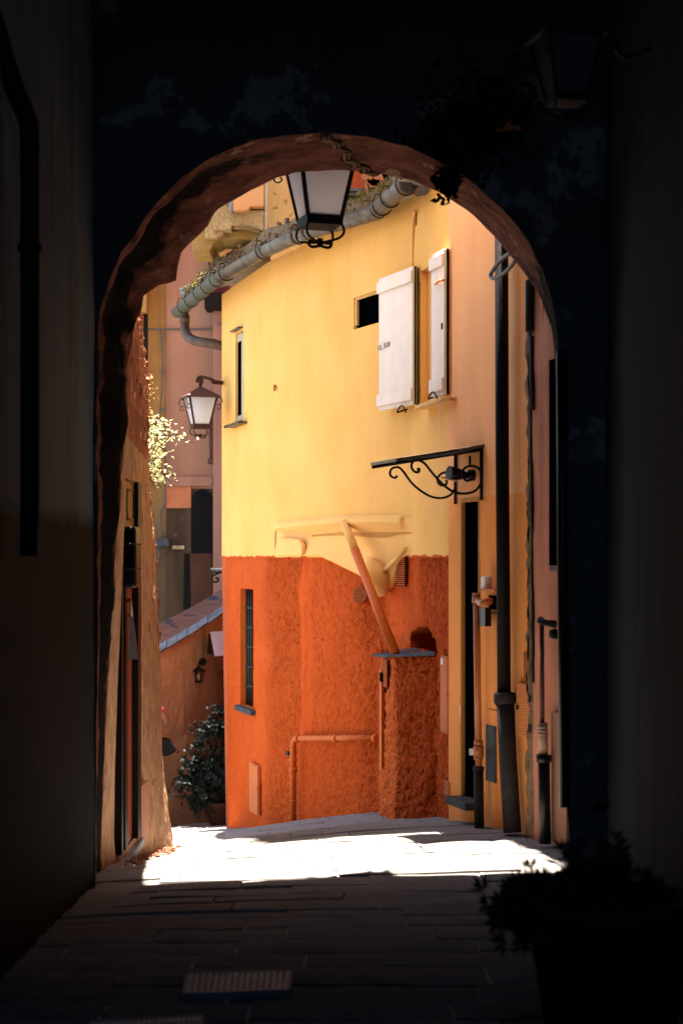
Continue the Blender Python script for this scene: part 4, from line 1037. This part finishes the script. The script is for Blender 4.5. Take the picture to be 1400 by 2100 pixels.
def br3(mb):
    mb.tube(crom([LC3+Vector((0,0,.15)), P(1165,20,d3), P(1225,8,d3), P(1250,50,d3), P(1262,100,d3), P(1290,118,d3+.05), P(1330,100,d3)], 4), .012, 6)
lantern('passage_lantern', LC3, .225, R(12), 'shadowed lantern hanging at the top right before the arch', M['iron'], M['iron'], br3, h=1.05, glass=mat('dim_glass', (.03,.038,.048), bump=0, rough=.6, spec=.1))

# ------------------------------------------------------------------ left garden wall with door
GW = thing('garden_wall', (-1.3, 10.5, gz(-1.2, 10.5)), 'crumbling ochre and brick garden wall left of the lane', 'wall')
GWL = Poly([(-1.20, 9.15), (-1.255, 12.2)])
def edgeX(z, Y):   # batter: px outline of the far corner
    y = HY-(z-EYE)*F/12.2
    tab = [(600,288),(690,292),(760,300),(830,303),(900,301),(1000,306),(1130,319),(1260,326),(1450,333),(1600,338),(1740,343),(1900,345)]
    x = np.interp(y, [a for a, _ in tab], [b for _, b in tab]); return (x-HX)*12.2/F
def gfn(u, z):
    t = u/GWL.L; Y = 9.15+(12.2-9.15)*t
    far_ = edgeX(z, Y)
    yy = HY-(z-EYE)*F/9.2
    nearx = (np.interp(yy, [690,735,820,960,1180,1400,1600,1860], [268,262,256,250,236,222,212,206])-HX)*9.2/F-.012
    X = nearx+(far_-nearx)*t
    dd = max(gd[0]-u, u-gd[1], 0.0); wgt = 1-min(1, dd/.12)
    if z > 2.15: wgt *= max(0, 1-(z-2.15)/.3)
    if dd <= 0: wgt = 1
    dk = min(1, max(gd[0]-u, u-gd[1], 0.0 if z < gd[3] else z-gd[3])/.15)
    X += (fbm(Vector((Y*3, z*3, 8)), 3)*.012+fbm(Vector((Y*14, z*14, 4)), 3)*.006)*dk
    if z > 2.35 and dd > 0: X += fbm(Vector((Y*7, z*9, 2)), 2)*.022
    if z < .0: X += (0-z)*.10*random.uniform(.7,1)
    return (X, Y, z)
gd = (GWL.L*(9.74-9.15)/3.05, GWL.L*(10.60-9.15)/3.05, EYE-615*9.8/F, EYE+165*9.8/F)
def gtop(u): 
    t = u/GWL.L; return 3.34-.25*max(0, t-.6)+fbm(Vector((u*4, 0, 0)), 2)*.06
us = lines(0, GWL.L, .035, gd[:2]); zs = lines(-.55, 2.30, .035, gd[2:])
mb = MB(); mb.sheet(gfn, us, zs, lambda u, z: inrect([gd], u, z)); 
# far end face of the wall (rim lit)
mb.sheet(lambda k, z: (lambda p: (p[0]-k, p[1]+.0+.02*k+(fbm(Vector((k*9, z*9, 3)), 3)*.02), z))(gfn(GWL.L, z)), frange(0, .5, .05), lines(-.6, 2.30, .05))
mb.build('rendered_face', M['garden'], GW)
mb = MB(); zs2 = frange(2.30, 3.5, .035)
mb.sheet(lambda u, z: gfn(u, min(z, gtop(u))), us, zs2)
mb.sheet(lambda k, z: (lambda p: (p[0]-k, p[1]+.0, min(z, gtop(GWL.L))))(gfn(GWL.L, z)), frange(0, .5, .05), zs2)
mb.build('brick_face', M['brick'], GW)
mb = MB()
for k in range(90):
    u = random.uniform(1.4, GWL.L); z = random.uniform(2.3, gtop(u)); p = Vector(gfn(u, z))
    r = random.uniform(.012,.04); mb.box(p, (r*.8, r*1.6, r), Matrix.Rotation(random.uniform(-.5,.5), 3, (1,random.random(),0)))
for k in range(40):
    z = random.uniform(1.0, gtop(GWL.L)); p = Vector(gfn(GWL.L, z)); r = random.uniform(.008,.022); mb.box(p+Vector((.002,.01,0)), (r, r*1.6, r*1.4), Matrix.Rotation(random.random(), 3, 'X'))
mb.build('loose_stones', M['brick'], GW, bevel=.004)['kind'] = 'stuff'
# unseen tall block by the arch, added to shade the patch's left edge
mb = MB(); mb.hexa([(-3.2,9.21,-.3),(-1.31,9.21,-.3),(-1.31,10.35,-.3),(-3.2,10.35,-.3),(-3.2,9.21,8.4),(-1.31,9.21,8.4),(-1.31,10.35,8.4),(-3.2,10.35,8.4)])
tag(mb.build('shade_block', M['pinkpl']), 'unseen plain house block added by the arch to shade the lane', 'house')
# garden behind the wall
mb = MB(); mb.hexa([(-3.2,10.36,-.5),(-1.46,10.36,-.5),(-1.75,12.15,-.5),(-3.2,12.15,-.5),(-3.2,10.36,2.8),(-1.46,10.36,2.8),(-1.75,12.15,2.8),(-3.2,12.15,2.8)]); mb.build('garden_terrace', M['crust'], GW)
# door
GD = Poly([(gfn(gd[0]-.001, .9)[0]+.012, 9.74), (gfn(gd[1]+.001, .9)[0]+.012, 10.60)])
DO = mb = MB()
LWu = lambda x: GD.u(x)
mb.wbox(GD, 254, 289, 984, 1752, -.05, -.02); door = mb.build('door', M['redwood'], GW)
mb = MB(); mb.wbox(GD, 258, 263, 1100, 1740, -.02, -.005); mb.wbox(GD, 276, 283, 1100, 1725, -.02, -.005); mb.build('stile', M['blackwood'], door, bevel=.004)
mb = MB(); mb.wbox(GD, 254, 283, 986, 1092, -.03, -.008); o = mb.build('transom', M['wood'], door, bevel=.004)
mb = MB(); mb.wbox(GD, 262, 264.5, 1004, 1066, -.01, -.002); mb.wbox(GD, 275, 277, 1004, 1066, -.01, -.002); mb.wbox(GD, 264.5, 275, 1004, 1007, -.01, .004); mb.wbox(GD, 264.5, 275, 1063, 1066, -.01, .004); mb.build('panel_moulding', M['blackwood'], o)
mb = MB(); mb.wbox(GD, 250.5, 253.5, 982, 1752, -.05, .006); mb.wbox(GD, 284, 290, 990, 1716, -.05, .02); mb.build('door_frame', M['blackwood'], GW, bevel=.004)
mb = MB(); mb.wbox(GD, 250, 287, 978, 984, -.05, .008); mb.build('lintel', M['wood'], GW, bevel=.004)
mb = MB(); zt_ = GD.z(268, 1745); mb.wboxuz(GD, GD.u(251), GD.u(287), zt_-.05, zt_, -.12, .03); mb.build('threshold', M['whiteslate'], GW, bevel=.004)
MBX = thing('black_mailbox', GD.px(270, 1205, .06), 'black ribbed metal box mounted high on the left wall door', 'mailbox')
mb = MB(); mb.wbox(GD, 279, 289, 1080, 1205, -.02, .058); mb.build('body', M['blackpl'], MBX, bevel=.02)
mb = MB()
for y in (1116, 1166): mb.wbox(GD, 278.5, 290, y-2, y+2, -.01, .066)
mb.build('band', M['iron'], MBX, bevel=.006)
mb = MB()
for k in range(22): mb.wbox(GD, 281, 288, 1120+k*3.6, 1121.6+k*3.6, .057, .062)
mb.build('louvre', M['iron'], MBX)
mb = MB(); mb.prism([GD.px(267,1238,.02), GD.px(270,1238,.025), GD.px(284,1350,.05), GD.px(283,1352,.05), GD.px(263,1352,.01)], (0,.012,0))
tag(mb.build('hanging_newspaper', M['slate']), 'folded grey paper sheet hanging from the left door handle', 'paper')
mb = MB(); c = crom([GD.px(264,1232,.0), GD.px(268,1232,.025), GD.px(270,1262,.025), GD.px(266,1262,.0)], 4); mb.tube(c, .009, 8); mb.build('handle', M['brass'], door)
mb = MB(); GE = Poly([(gfn(gd[1]+.05, -.1)[0]+.005, 10.65), (gfn(GWL.L*.85, -.1)[0]+.01, 11.15)])
mb.wbox(GE, 291, 306, 1606, 1735, -.02, .015); mb.build('meter_cabinet_door', mat('dusty_pink_metal', (.42,.22,.15), rough=.5, bump=.1), GW, bevel=.003)
# debris at wall foot
mb = MB()
for k in range(160):
    Y_ = random.uniform(9.3, 11.6); X_ = -1.2+abs(random.gauss(0,.07)); r = random.uniform(.006,.02)
    mb.box((X_, Y_, gz(X_, Y_)+r*.3), (r*1.4, r, r*.8), Matrix.Rotation(random.random()*3, 3, (random.random(), .3, 1)))
o = mb.build('rubble', M['brick']); o['kind'] = 'stuff'

# bush over wall
mb = MB()
tw = MB()
def spray(tip, base, n=46, sz=.035, m=mb, sp=.035):
    c = crom([base, base.lerp(tip, .5)+Vector((0,0,.05)), tip], 6); tw.tube(c, [.006-.004*i/(len(c)-1) for i in range(len(c))], 5)
    for k in range(n):
        t = random.random()**.8; i = min(len(c)-1, int(t*(len(c)-1))); p = c[i]+Vector((random.gauss(0,sp), random.gauss(0,sp), random.gauss(0,sp*.8)))
        d_ = Vector((random.uniform(-.3,1), random.uniform(-1,1), random.uniform(-.9,.5)))
        m.leaf(p, d_, Vector((random.uniform(-.4,.4), random.uniform(-.4,.4), 1)), random.uniform(.7,1.3)*sz, sz*.55)
for (x, y, d) in ((396,908,12.4),(380,898,12.5),(360,884,12.5),(345,872,12.6),(350,930,12.5),(352,992,12.4),(340,975,12.5),(330,880,12.6),(335,905,12.5),(328,940,12.6),(330,1000,12.5),(322,870,12.7),(325,960,12.5),(338,890,12.4),(315,905,12.7),(318,1005,12.5)):
    spray(P(x, y, d), P(296, min(y+10, 960), 12.75)+Vector((-.03,0,.05)), n=22)
for k in range(150):
    p = P(random.gauss(316,12), random.uniform(870,985), random.uniform(12.3,12.8)); d_ = Vector((random.uniform(-1,1), random.uniform(-1,1), random.uniform(-1,.6)))
    mb.leaf(p, d_, Vector((random.uniform(-.5,.5),random.uniform(-.5,.5),1)), random.uniform(.025,.045), .02)
BU = thing('flowering_shrub', P(300, 985, 12.75), 'sunlit pale green shrub spilling over the left wall corner', 'shrub')
mb.build('leaves', M['leafb'], BU); 
mb2 = MB()
for (x, y) in ((314,782),(312,800),(316,812),(308,850),(312,862)):
    spray(P(x, y, 12.5), P(297, y+8, 12.6), n=16, sz=.026, m=mb2, sp=.015)
tag(mb2.build('dry_weed', M['leafo']), 'dry orange weed tufts growing from the left wall top edge', 'weed')
tw.build('stems', M['twig'], BU)

# ------------------------------------------------------------------ far background
BH = thing('pink_background_house', (-1.6, 21.5, -2.2), 'tall faded pink and ochre house closing the view on the left', 'house')
YD = 21.5
def panel(poly, d, dep, m, name, par, bv=0): 
    mb = MB(); mb.prism([P(x, y, d) for x, y in poly], (0, dep, 0)); return mb.build(name, m, par, bevel=bv)
panel([(341,-600),(437,-600),(437,1002),(341,1002)], YD, .3, M['pinkpl'], 'wall', BH)
panel([(-300,-600),(341,-600),(341,1420),(-300,1420)], YD+.02, .3, M['ochre'], 'ochre_wall', BH)
panel([(341,1002),(437,1002),(437,1420),(341,1420)], YD+.01, .3, M['stain'], 'stained_wall', BH)
panel([(437,-600),(640,-600),(640,1420),(437,1420)], YD-.25, .5, M['pinkpl2'], 'side_wing', BH)
panel([(340,977),(436,977),(436,997),(340,997)], YD-.05, .1, M['pinkpl'], 'ledge', BH, .01)
panel([(340,997),(392,997),(392,1042),(341,1042)], YD-.02, .1, M['rust'], 'render_patch', BH, .004)
sx = [(392,1135),(392,1040),(394,1020),(400,1008),(412,1003),(424,1006),(434,1014),(437,1022),(437,1135)]
panel(sx, YD-.01, .1, M['blot'], 'soot_stain', BH)
panel([(378,1135),(388,1135),(390,1250),(376,1250)], YD-.006, .05, M['blot'], 'soot_streak', BH)
panel([(392,1138),(434,1130),(436,1260),(392,1270)], YD-.008, .05, mat('brown_render', (.085,.04,.025), bump=.8, vs=3), 'render_patch', BH)
panel([(419,600),(470,600),(470,632),(419,632)], YD-.5, .4, M['brownpipe'], 'dark_eave', BH, .01)
panel([(425,515),(470,515),(470,600),(430,600)], YD-.3, .2, mat('maroon_wall', (.08,.02,.018), bump=.2), 'recess_panel', BH)
panel([(60,-600),(300,-600),(300,640),(60,640)], YD-.3, .2, M['ochre'], 'wall_pier', BH)
mb = MB(); mb.tube([P(299,600,YD-.1), P(299,1000,YD-.1)], .03, 8); mb.build('rain_pipe', M['iron'], BH)
mb = MB(); mb.tube([P(432,810,YD-.1), P(436,950,YD-.1)], .035, 8); mb.tube([P(436,940,YD-.1), P(436,952,YD-.1)], .06, 8); mb.build('rain_pipe', M['browniron'], BH)
mb = MB(); mb.tube(crom([P(300,675,YD-.05), P(329,675,YD-.05), P(430,674,YD-.05), P(456,660,YD-.4)], 6), .012, 6)
mb.tube(crom([P(329,675,YD-.05), P(333,720,YD-.05), P(332,800,YD-.05), P(328,860,YD-.05), P(337,910,YD-.05), P(338,1030,YD-.05), P(329,1050,YD-.05), P(330,1105,YD-.05)], 6), .011, 6)
for y in (690,760,840): mb.box(P(333,y,YD-.05), (.04,.04,.04))
tag(mb.build('wall_cable', M['cable']), 'grey cable stapled down the far pink and ochre wall', 'cable')
JB = thing('junction_box', P(331,1110,YD-.05), 'dark junction box with loose wires on the far stained wall', 'junction box')
mb = MB(); mb.prism([P(320,1108,YD-.2), P(324,1104,YD-.2), P(344,1104,YD-.2), P(346,1110,YD-.2), P(346,1120,YD-.2), P(320,1122,YD-.2)], (0,.2,0)); mb.build('cover', M['slate'], JB, bevel=.01)
mb = MB()
for k in range(6): mb.tube(crom([P(323+k*4,1120,YD-.1), P(322+k*4+random.uniform(-2,2),1128,YD-.12), P(322+k*3.5,1134+random.uniform(-4,4),YD-.1)], 3), .004, 5)
mb.tube(crom([P(325,1120,YD-.1), P(327,1135,YD-.1), P(323,1145,YD-.1), P(316,1148,YD-.1)], 4), .012, 6); mb.build('wires', M['cable'], JB)
PT = thing('number_plate', P(366,1123,YD-.02), 'small cream enamel plate beside the dark junction box', 'plate')
mb = MB(); mb.prism([P(354,1119,YD-.03), P(378,1119,YD-.03), P(378,1126,YD-.03), P(354,1126,YD-.03)], (0,.02,0)); mb.build('panel', M['plate'], PT, bevel=.004)
def text(s, loc, size, m, par, name='lettering'):
    cu = bpy.data.curves.new(name, 'FONT'); cu.body = s; cu.size = size; cu.align_x = 'CENTER'; cu.align_y = 'CENTER'; cu.extrude = .001
    o = bpy.data.objects.new(name, cu); COL.objects.link(o); o.rotation_euler = (R(90), 0, 0); cu.materials.append(m); dg = bpy.context.evaluated_depsgraph_get(); dg.update(); me = bpy.data.meshes.new_from_object(o.evaluated_get(dg)); bpy.data.objects.remove(o)
    me.transform(Matrix.Rotation(R(90), 4, 'X')); o = bpy.data.objects.new(name, me); COL.objects.link(o); o.parent = par; o.location = Vector(loc)-par.location
    return o
text('1 88 8', P(364.5,1122.6,YD-.036), .036, M['inkf'], PT)
# small slate shelf with scroll
SS = thing('bracket_shelf', P(448,1178,17.6), 'small white slate shelf on a black scroll bracket by the yellow corner', 'shelf')
mb = MB(); mb.prism([P(431,1166,17.6), P(470,1165,17.6), P(470,1171,17.6), P(436,1171,17.6)], (.05,.3,0)); mb.build('slab', M['whiteslate'], SS, bevel=.003)
mb = MB(); mb.tube([P(433,1173,17.6), P(470,1173,17.6)], .012, 6); mb.tube(crom([P(452,1174,17.6), P(438,1180,17.6), P(434,1188,17.6), P(441,1194,17.6), P(448,1190,17.6), P(446,1185,17.6), P(442,1187,17.6)], 4), .010, 6); mb.tube([P(455,1175,17.6), P(475,1174,17.6)], .02, 6); mb.build('scroll', M['iron'], SS)
# capped garden wall
CW = thing('capped_wall', P(400,1690,18.8), 'tan roughcast wall with sloping slate coping at the end of the lane', 'wall')
TW = Poly(PL((160,15.99),(500,20.2)))
cyt = lambda x: 1338-(x-330)*.545-.0006*(x-330)**2
def tfn(u, t):
    x0 = TW.ext(u); xp = HX+x0.x/x0.y*F
    zt = EYE+(HY-cyt(xp))*x0.y/F; z = -2.3+(zt+2.3)*t; n = TW.rawn(.1); o = rough_o(u*1.0, z, .8)
    return (x0.x+n.x*o, x0.y+n.y*o, z)
mb = MB(); mb.sheet(tfn, frange(0, TW.L, .04), frange(0, 1, .015)); mb.build('wall_face', M['tan'], CW)
for k in range(-6, 9):
    xa = 300+k*21; xb = xa+20.5
    mb = MB(); q0_ = TW.px(xa, cyt(xa), .05); q1_ = TW.px(xb, cyt(xb)-1.5, .05); q2_ = TW.px(xb, cyt(xb)-17, -.22); q3_ = TW.px(xa, cyt(xa)-15, -.22)
    mb.hexa([v+Vector((0,0,-.012)) for v in (q0_, q1_, q2_, q3_)]+[v+Vector((0,0,.012+.006*(k%2))) for v in (q0_, q1_, q2_, q3_)]); mb.build('coping_slate', M['whiteslate'], CW, bevel=.004)
mb = MB()
fp = []
for x in range(170, 500, 10): fp.append((x, cyt(x)-13))
tp = [(x, y-48+(x-330)*.07) for x, y in fp]
mb.add([TW.px(x, y, -.24) for x, y in fp]+[TW.px(x, y, -.60) for x, y in tp], [(i, i+1, len(fp)+i+1, len(fp)+i) for i in range(len(fp)-1)])
mb.build('rear_parapet', M['fadedp'], CW)
# wall lamp on tan wall
dl = TW.d(408)-.12
WL = thing('small_wall_lamp', P(408,1382,dl), 'small black wall lamp on the tan wall above the shrub', 'wall lamp')
c = P(407.5,1374,dl); w = .145
mb = MB(); mb.tube([c+Vector((.04,.10,.085)), c+Vector((.04,.07,.085))], .043, 16); mb.tube(crom([c+Vector((.04,.08,.075)), c+Vector((.01,0,.085)), c+Vector((0,0,.03))], 4), .008, 6); mb.build('mount', M['iron'], WL)
mb = MB(); mb.lathe([(0,.035),(.02,.03),(.085,-.01),(.085,-.016),(.05,-.02)], c, 6); mb.build('roof', M['iron'], WL)
mb = MB()
for k in range(6):
    a = math.pi*k/3; mb.tube([c+Vector((.062*math.cos(a), .062*math.sin(a), -.018)), c+Vector((.042*math.cos(a), .042*math.sin(a), -.13))], .006, 5)
mb.lathe([(0,-.14),(.045,-.135),(.045,-.125),(0,-.125)], c, 6); mb.build('cage', M['iron'], WL)
mb = MB(); mb.lathe([(.0,-.03),(.022,-.035),(.024,-.10),(0,-.11)], c, 10); mb.build('bulb', M['plate'], WL)
# sign/mailbox
SG = thing('tilted_white_board', TW.px(446,1320,.1), 'tilted white board with a dark side mounted above the number plate', 'board')
mb = MB(); mb.prism([TW.px(431,1296,.10), TW.px(480,1292,.10), TW.px(480,1342,.32), TW.px(440,1346,.32)], (0,.012,0)); mb.build('sheet', M['paperm'], SG)
mb = MB(); mb.prism([TW.px(431,1297,.09), TW.px(440,1345,.31), TW.px(424,1340,.0), TW.px(428,1300,.0)], (0,.004,0)); mb.build('side', M['blackpl'], SG)
NPp = thing('house_number_plate', TW.px(455,1381,.03), 'cream house number plate on the tan wall below the white board', 'plate')
mb = MB(); mb.prism([TW.px(450,1374,.035), TW.px(476,1372,.035), TW.px(476,1390,.035), TW.px(450,1392,.035)], (0,.01,0)); mb.build('panel', M['plate'], NPp, bevel=.003)
text('2', TW.px(457,1382.5,.055), .07, M['inkf'], NPp)
# stone patch

# shrub in pot
def shrub(name, base, cl, seed, label, m, potr, pott, mp, dens, leaf=.06, rnd=.075, twigs=True):
    random.seed(seed); T = thing(name, base, label, 'potted plant'); base = Vector(base)
    mb = MB(); mb.lathe([(potr*.75,0),(potr,pott*.85),(potr*1.08,pott*.86),(potr*1.08,pott),(potr*.9,pott),(potr*.85,pott*.9),(0,pott*.9)], base, 20); mb.build('pot', mp, T)
    mb = MB(); tw_ = MB(); top = base+Vector((0,0,pott*.9))
    for c in cl:
        c = Vector(c); tw_.tube(crom([top, top.lerp(c, .5)+Vector((random.uniform(-.04,.04),0,.05)), c], 5), [.012-.0006*k for k in range(11)], 6)
        for r_ in range(dens):
            p = c+Vector((random.gauss(0,rnd), random.gauss(0,rnd), random.gauss(0,rnd*.8)))
            ax = (p-c+Vector((random.uniform(-.05,.05), random.uniform(-.05,.05), .03))).normalized()
            for k in range(8):   # rosette of leaves
                a = k*2.4; s1 = ax.cross(Vector((0,0,1))).normalized() if ax.cross(Vector((0,0,1))).length > .01 else Vector((1,0,0)); s2 = ax.cross(s1)
                d_ = (s1*math.cos(a)+s2*math.sin(a))*.9+ax*.5
                mb.leaf(p, d_, ax, random.uniform(.8,1.2)*leaf, leaf*.32)
    mb.build('leaves', m, T); tw_.build('stems', M['twig'], T)
    return T
ds = 17.2
cl = [P(x, y, ds+random.uniform(-.12,.12)) for x, y in ((455,1462),(435,1492),(450,1500),(462,1480),(420,1498),(412,1535),(400,1560),(425,1570),(440,1590),(405,1600),(392,1610),(378,1608),(420,1615),(445,1620),(430,1640),(400,1640),(458,1560),(460,1600),(412,1585),(415,1650),(395,1580),(455,1640),(440,1560))]
shrub('potted_shrub', P(457,1700,ds)-Vector((0,0,.02)), cl, 3, 'dark glossy shrub in a clay pot beside the tan wall', M['leafd'], .16, .3, M['pot'], 46, .042, .06)
random.seed(11)
df = 5.25
cl = [P(x+20, y+34, df+random.uniform(-.15,.15)) for x, y in ((1030,1815),(1055,1800),(1015,1830),(1080,1830),(1090,1790),(1120,1780),(1150,1770),(1130,1820),(1060,1850),(1105,1850),(1160,1820),(1190,1790),(1180,1850),(1220,1760),(1240,1800),(1260,1850),(1220,1850),(1290,1820),(1150,1860),(1200,1735),(1075,1870))]
bx = Vector(((1250-HX)*df/F, df, gz(.75, df)))
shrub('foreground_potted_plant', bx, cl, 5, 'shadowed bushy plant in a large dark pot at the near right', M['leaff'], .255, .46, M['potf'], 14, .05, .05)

# ------------------------------------------------------------------ grates
def flat(poly, lift): return [Vector(((x-HX)*1, 0, 0)) for x, y in poly]
def gpt(x, y):  # point on the ground under a picture position
    d = 6.0
    for _ in range(30): X = (x-HX)*d/F; d = (EYE-gz(X, d)-.012)*F/(y-HY)
    return Vector(((x-HX)*d/F, d, gz((x-HX)*d/F, d)))
def grate(name, q, nx, ny, label, m):
    T = thing(name, sum(q, Vector())/4, label, 'drain cover'); 
    def bl(a, b, z=0): return q[0].lerp(q[1], a).lerp(q[3].lerp(q[2], a), b)+Vector((0,0,z))
    def bar(mb, a0, a1, b0, b1, z0, z1): mb.hexa([bl(a0,b0,z0), bl(a1,b0,z0), bl(a1,b1,z0), bl(a0,b1,z0), bl(a0,b0,z1), bl(a1,b0,z1), bl(a1,b1,z1), bl(a0,b1,z1)])
    mb = MB()
    for r_ in ((-.02,.02,0,1),(.98,1.02,0,1),(0,1,-.03,.02),(0,1,.98,1.03)): bar(mb, *r_, -.01, .016)
    mb.build('frame', M['grate'], T)
    mb = MB(); bar(mb, 0, 1, 0, 1, -.01, .011); mb.build('cover', M['slate'], T); mb = MB()
    for i in range(nx):
        for j in range(ny):
            a = (i+.5)/nx; b = (j+.5)/ny; w2_ = random.uniform(.18,.36); bar(mb, a-w2_/nx, a+w2_/nx, b-.25/ny, b+.25/ny, .011, .0145)
    mb.build('raised_pattern', M['stud'], T)
grate('drain_cover', [gpt(378,2038), gpt(592,2030), gpt(596,1992), gpt(386,1998)], 16, 6, 'rectangular metal drain cover set in the shadowed paving', M['grate'])
grate('drain_grating', [gpt(170,2140), gpt(415,2125), gpt(412,2083), gpt(190,2096)], 22, 3, 'metal drain grating at the bottom edge of the picture', M['grate'])

# ------------------------------------------------------------------ person, mostly behind the wall corner
PE = None
def person():
    bp = [(-2.08,17.5,-1.12+.92),( -2.08,17.5,.0),(-2.08,17.48,.20),(-2.08,17.48,.30),(-2.07,17.44,.40),(-2.07,17.43,.50)]
    g0 = gz(-2.08, 17.5); b = g0+.90
    J = [(-2.08,17.5,b),(-2.08,17.5,b+.22),(-2.08,17.5,b+.40),(-2.08,17.5,b+.48),
         (-1.93,17.5,b+.40),(-1.79,17.52,b+.14),(-1.83,17.33,b+.32),(-1.86,17.28,b+.38),
         (-2.23,17.5,b+.40),(-2.32,17.5,b+.13),(-2.2,17.3,b+.28),
         (-1.99,17.5,b-.05),(-1.98,17.46,b-.45),(-1.98,17.52,g0+.06),(-1.98,17.40,g0+.03),
         (-2.17,17.5,b-.05),(-2.18,17.5,b-.45),(-2.18,17.56,g0+.06),(-2.18,17.44,g0+.03)]
    Rr = [.14,.12,.13,.055,.055,.040,.028,.035,.055,.040,.028,.09,.06,.04,.035,.09,.06,.04,.035]
    E = [(0,1),(1,2),(2,3),(2,4),(4,5),(5,6),(6,7),(2,8),(8,9),(9,10),(0,11),(11,12),(12,13),(13,14),(0,15),(15,16),(16,17),(17,18)]
    me = bpy.data.meshes.new('person'); off = Vector(J[0])
    me.from_pydata([tuple(Vector(j)-off) for j in J], E, []); me.materials.append(M['skin'])
    o = bpy.data.objects.new('person', me); COL.objects.link(o); o.location = off
    sk = o.modifiers.new('skin', 'SKIN'); sk.use_smooth_shade = True
    for i, v in enumerate(me.skin_vertices[0].data): v.radius = (Rr[i], Rr[i]*.8); v.use_root = i == 0
    sb = o.modifiers.new('sub', 'SUBSURF'); sb.levels = 2; sb.render_levels = 2
    tag(o, 'person with a raised forearm and dark shoulder bag behind the left wall', 'person')
    # head
    h = Vector((-2.08,17.48,b+.62)); mb = MB()
    prof = [(0,-.125),(.04,-.12),(.06,-.09),(.073,-.04),(.078,.02),(.074,.07),(.05,.11),(0,.125)]
    mb.lathe(prof, h, 16); mb.lathe([(.0,-.02),(.012,-.02),(.008,.03),(0,.03)], h+Vector((0,-.08,-.01)), 8)
    for s in (-1,1): mb.lathe([(0,-.03),(.012,-.01),(.012,.02),(0,.03)], h+Vector((s*.08,0,0)), 6)
    mb.build('head', M['skin'], o)
    mb = MB(); mb.lathe([(0,.14),(.05,.128),(.08,.09),(.086,.03),(.078,-.03),(.06,-.07)], h+Vector((0,.028,.0)), 16); mb.build('hair', M['hair'], o)
    mb = MB(); mb.lathe([(.15,-.14),(.145,.02),(.125,.16),(.15,.32),(.165,.40),(.11,.455),(.05,.475)], (-2.08,17.5,b), 18, Matrix.Diagonal((1.05,.68,1))); mb.build('shirt', M['clothw'], o)
    mb = MB()
    for s in (11, 15):
        j = [Vector(J[s]), Vector(J[s+1]), Vector(J[s+2])+Vector((0,0,.05))]; mb.tube([Vector(J[0]).lerp(j[0],.6)+Vector((0,0,.06))]+j, [.11,.105,.075,.06], 12)
    mb.build('trousers', M['cloth'], o)
    hc = Vector(J[7]); mb = MB()
    for k in range(4):
        a = hc+Vector((-.012+.011*k, -.01, .0)); mb.tube([a, a+Vector((0,-.015,.04)), a+Vector((0,-.03,.06+.006*math.sin(k+1)))], [.009,.008,.006], 6)
    mb.tube([hc+Vector((-.02,0,-.02)), hc+Vector((-.045,-.01,.01)), hc+Vector((-.045,-.02,.035))], [.011,.009,.007], 6); mb.build('fingers', M['skin'], o)
    w_ = Vector(J[6]); dd_ = (Vector(J[6])-Vector(J[5])).normalized(); mb = MB(); mb.tube([w_-dd_*.012, w_+dd_*.008], .031, 12); mb.build('wristband', M['redband'], o)
    # bag
    mb = MB(); mb.prism([P(325,1513,17.35), P(345,1516,17.35), P(358,1532,17.35), P(361,1542,17.35), P(345,1551,17.35), P(322,1552,17.35)], (0,.14,0))
    B = mb.build('shoulder_bag', M['cloth'], None, bevel=.02); tag(B, 'dark shoulder bag hanging at the hip of the half hidden person', 'bag')
    mb = MB(); mb.tube(crom([P(330,1515,17.4), P(322,1440,17.35), Vector((-1.95,17.4,b+.43)), Vector((-2.0,17.6,b+.42))], 4), .012, 6); mb.build('strap', M['cloth'], B)
person()

# ------------------------------------------------------------------ light
el, ax_ = R(72), (-.18, .984)
sd = Vector((ax_[0]*math.cos(el), ax_[1]*math.cos(el), math.sin(el))).normalized()
sun = bpy.data.lights.new('sun', 'SUN'); sun.energy = 5.0; sun.angle = R(.5); sun.color = (1.0, .885, .75)
so = bpy.data.objects.new('sun', sun); COL.objects.link(so); so.rotation_euler = (-sd).to_track_quat('-Z', 'Y').to_euler(); so.location = (0, 12, 20)
w = bpy.data.worlds.new('World'); scene.world = w; w.use_nodes = True
sky = w.node_tree.nodes.new('ShaderNodeTexSky'); sky.sky_type = 'NISHITA'; sky.sun_disc = False
sky.sun_elevation = el; sky.sun_rotation = math.atan2(sd.x, sd.y)
bg = w.node_tree.nodes['Background']; bg.inputs[1].default_value = .07; w.node_tree.links.new(sky.outputs[0], bg.inputs[0])

# ------------------------------------------------------------------ camera
cam = bpy.data.cameras.new('camera'); co = bpy.data.objects.new('camera', cam); COL.objects.link(co)
co.location = (0, 0, EYE); co.rotation_euler = (R(90), 0, 0)
cam.sensor_fit = 'VERTICAL'; cam.sensor_height = 36; cam.sensor_width = 24; cam.lens = 36*F/2100
cam.shift_y = (HY-1050)/2100.0
cam.clip_end = 500; cam.clip_start = .05
cam.dof.use_dof = True; cam.dof.focus_distance = 13.0; cam.dof.aperture_fstop = 2.8
scene.camera = co
scene.view_settings.view_transform = 'Standard'; scene.view_settings.look = 'None'; scene.view_settings.exposure = 0
scene.render.engine = 'CYCLES'
cy = scene.cycles
cy.film_exposure = 9.0
cy.use_denoising = True
cy.max_bounces = 10; cy.diffuse_bounces = 8; cy.glossy_bounces = 3; cy.transmission_bounces = 4
cy.sample_clamp_indirect = 6.0; cy.caustics_reflective = False; cy.caustics_refractive = False
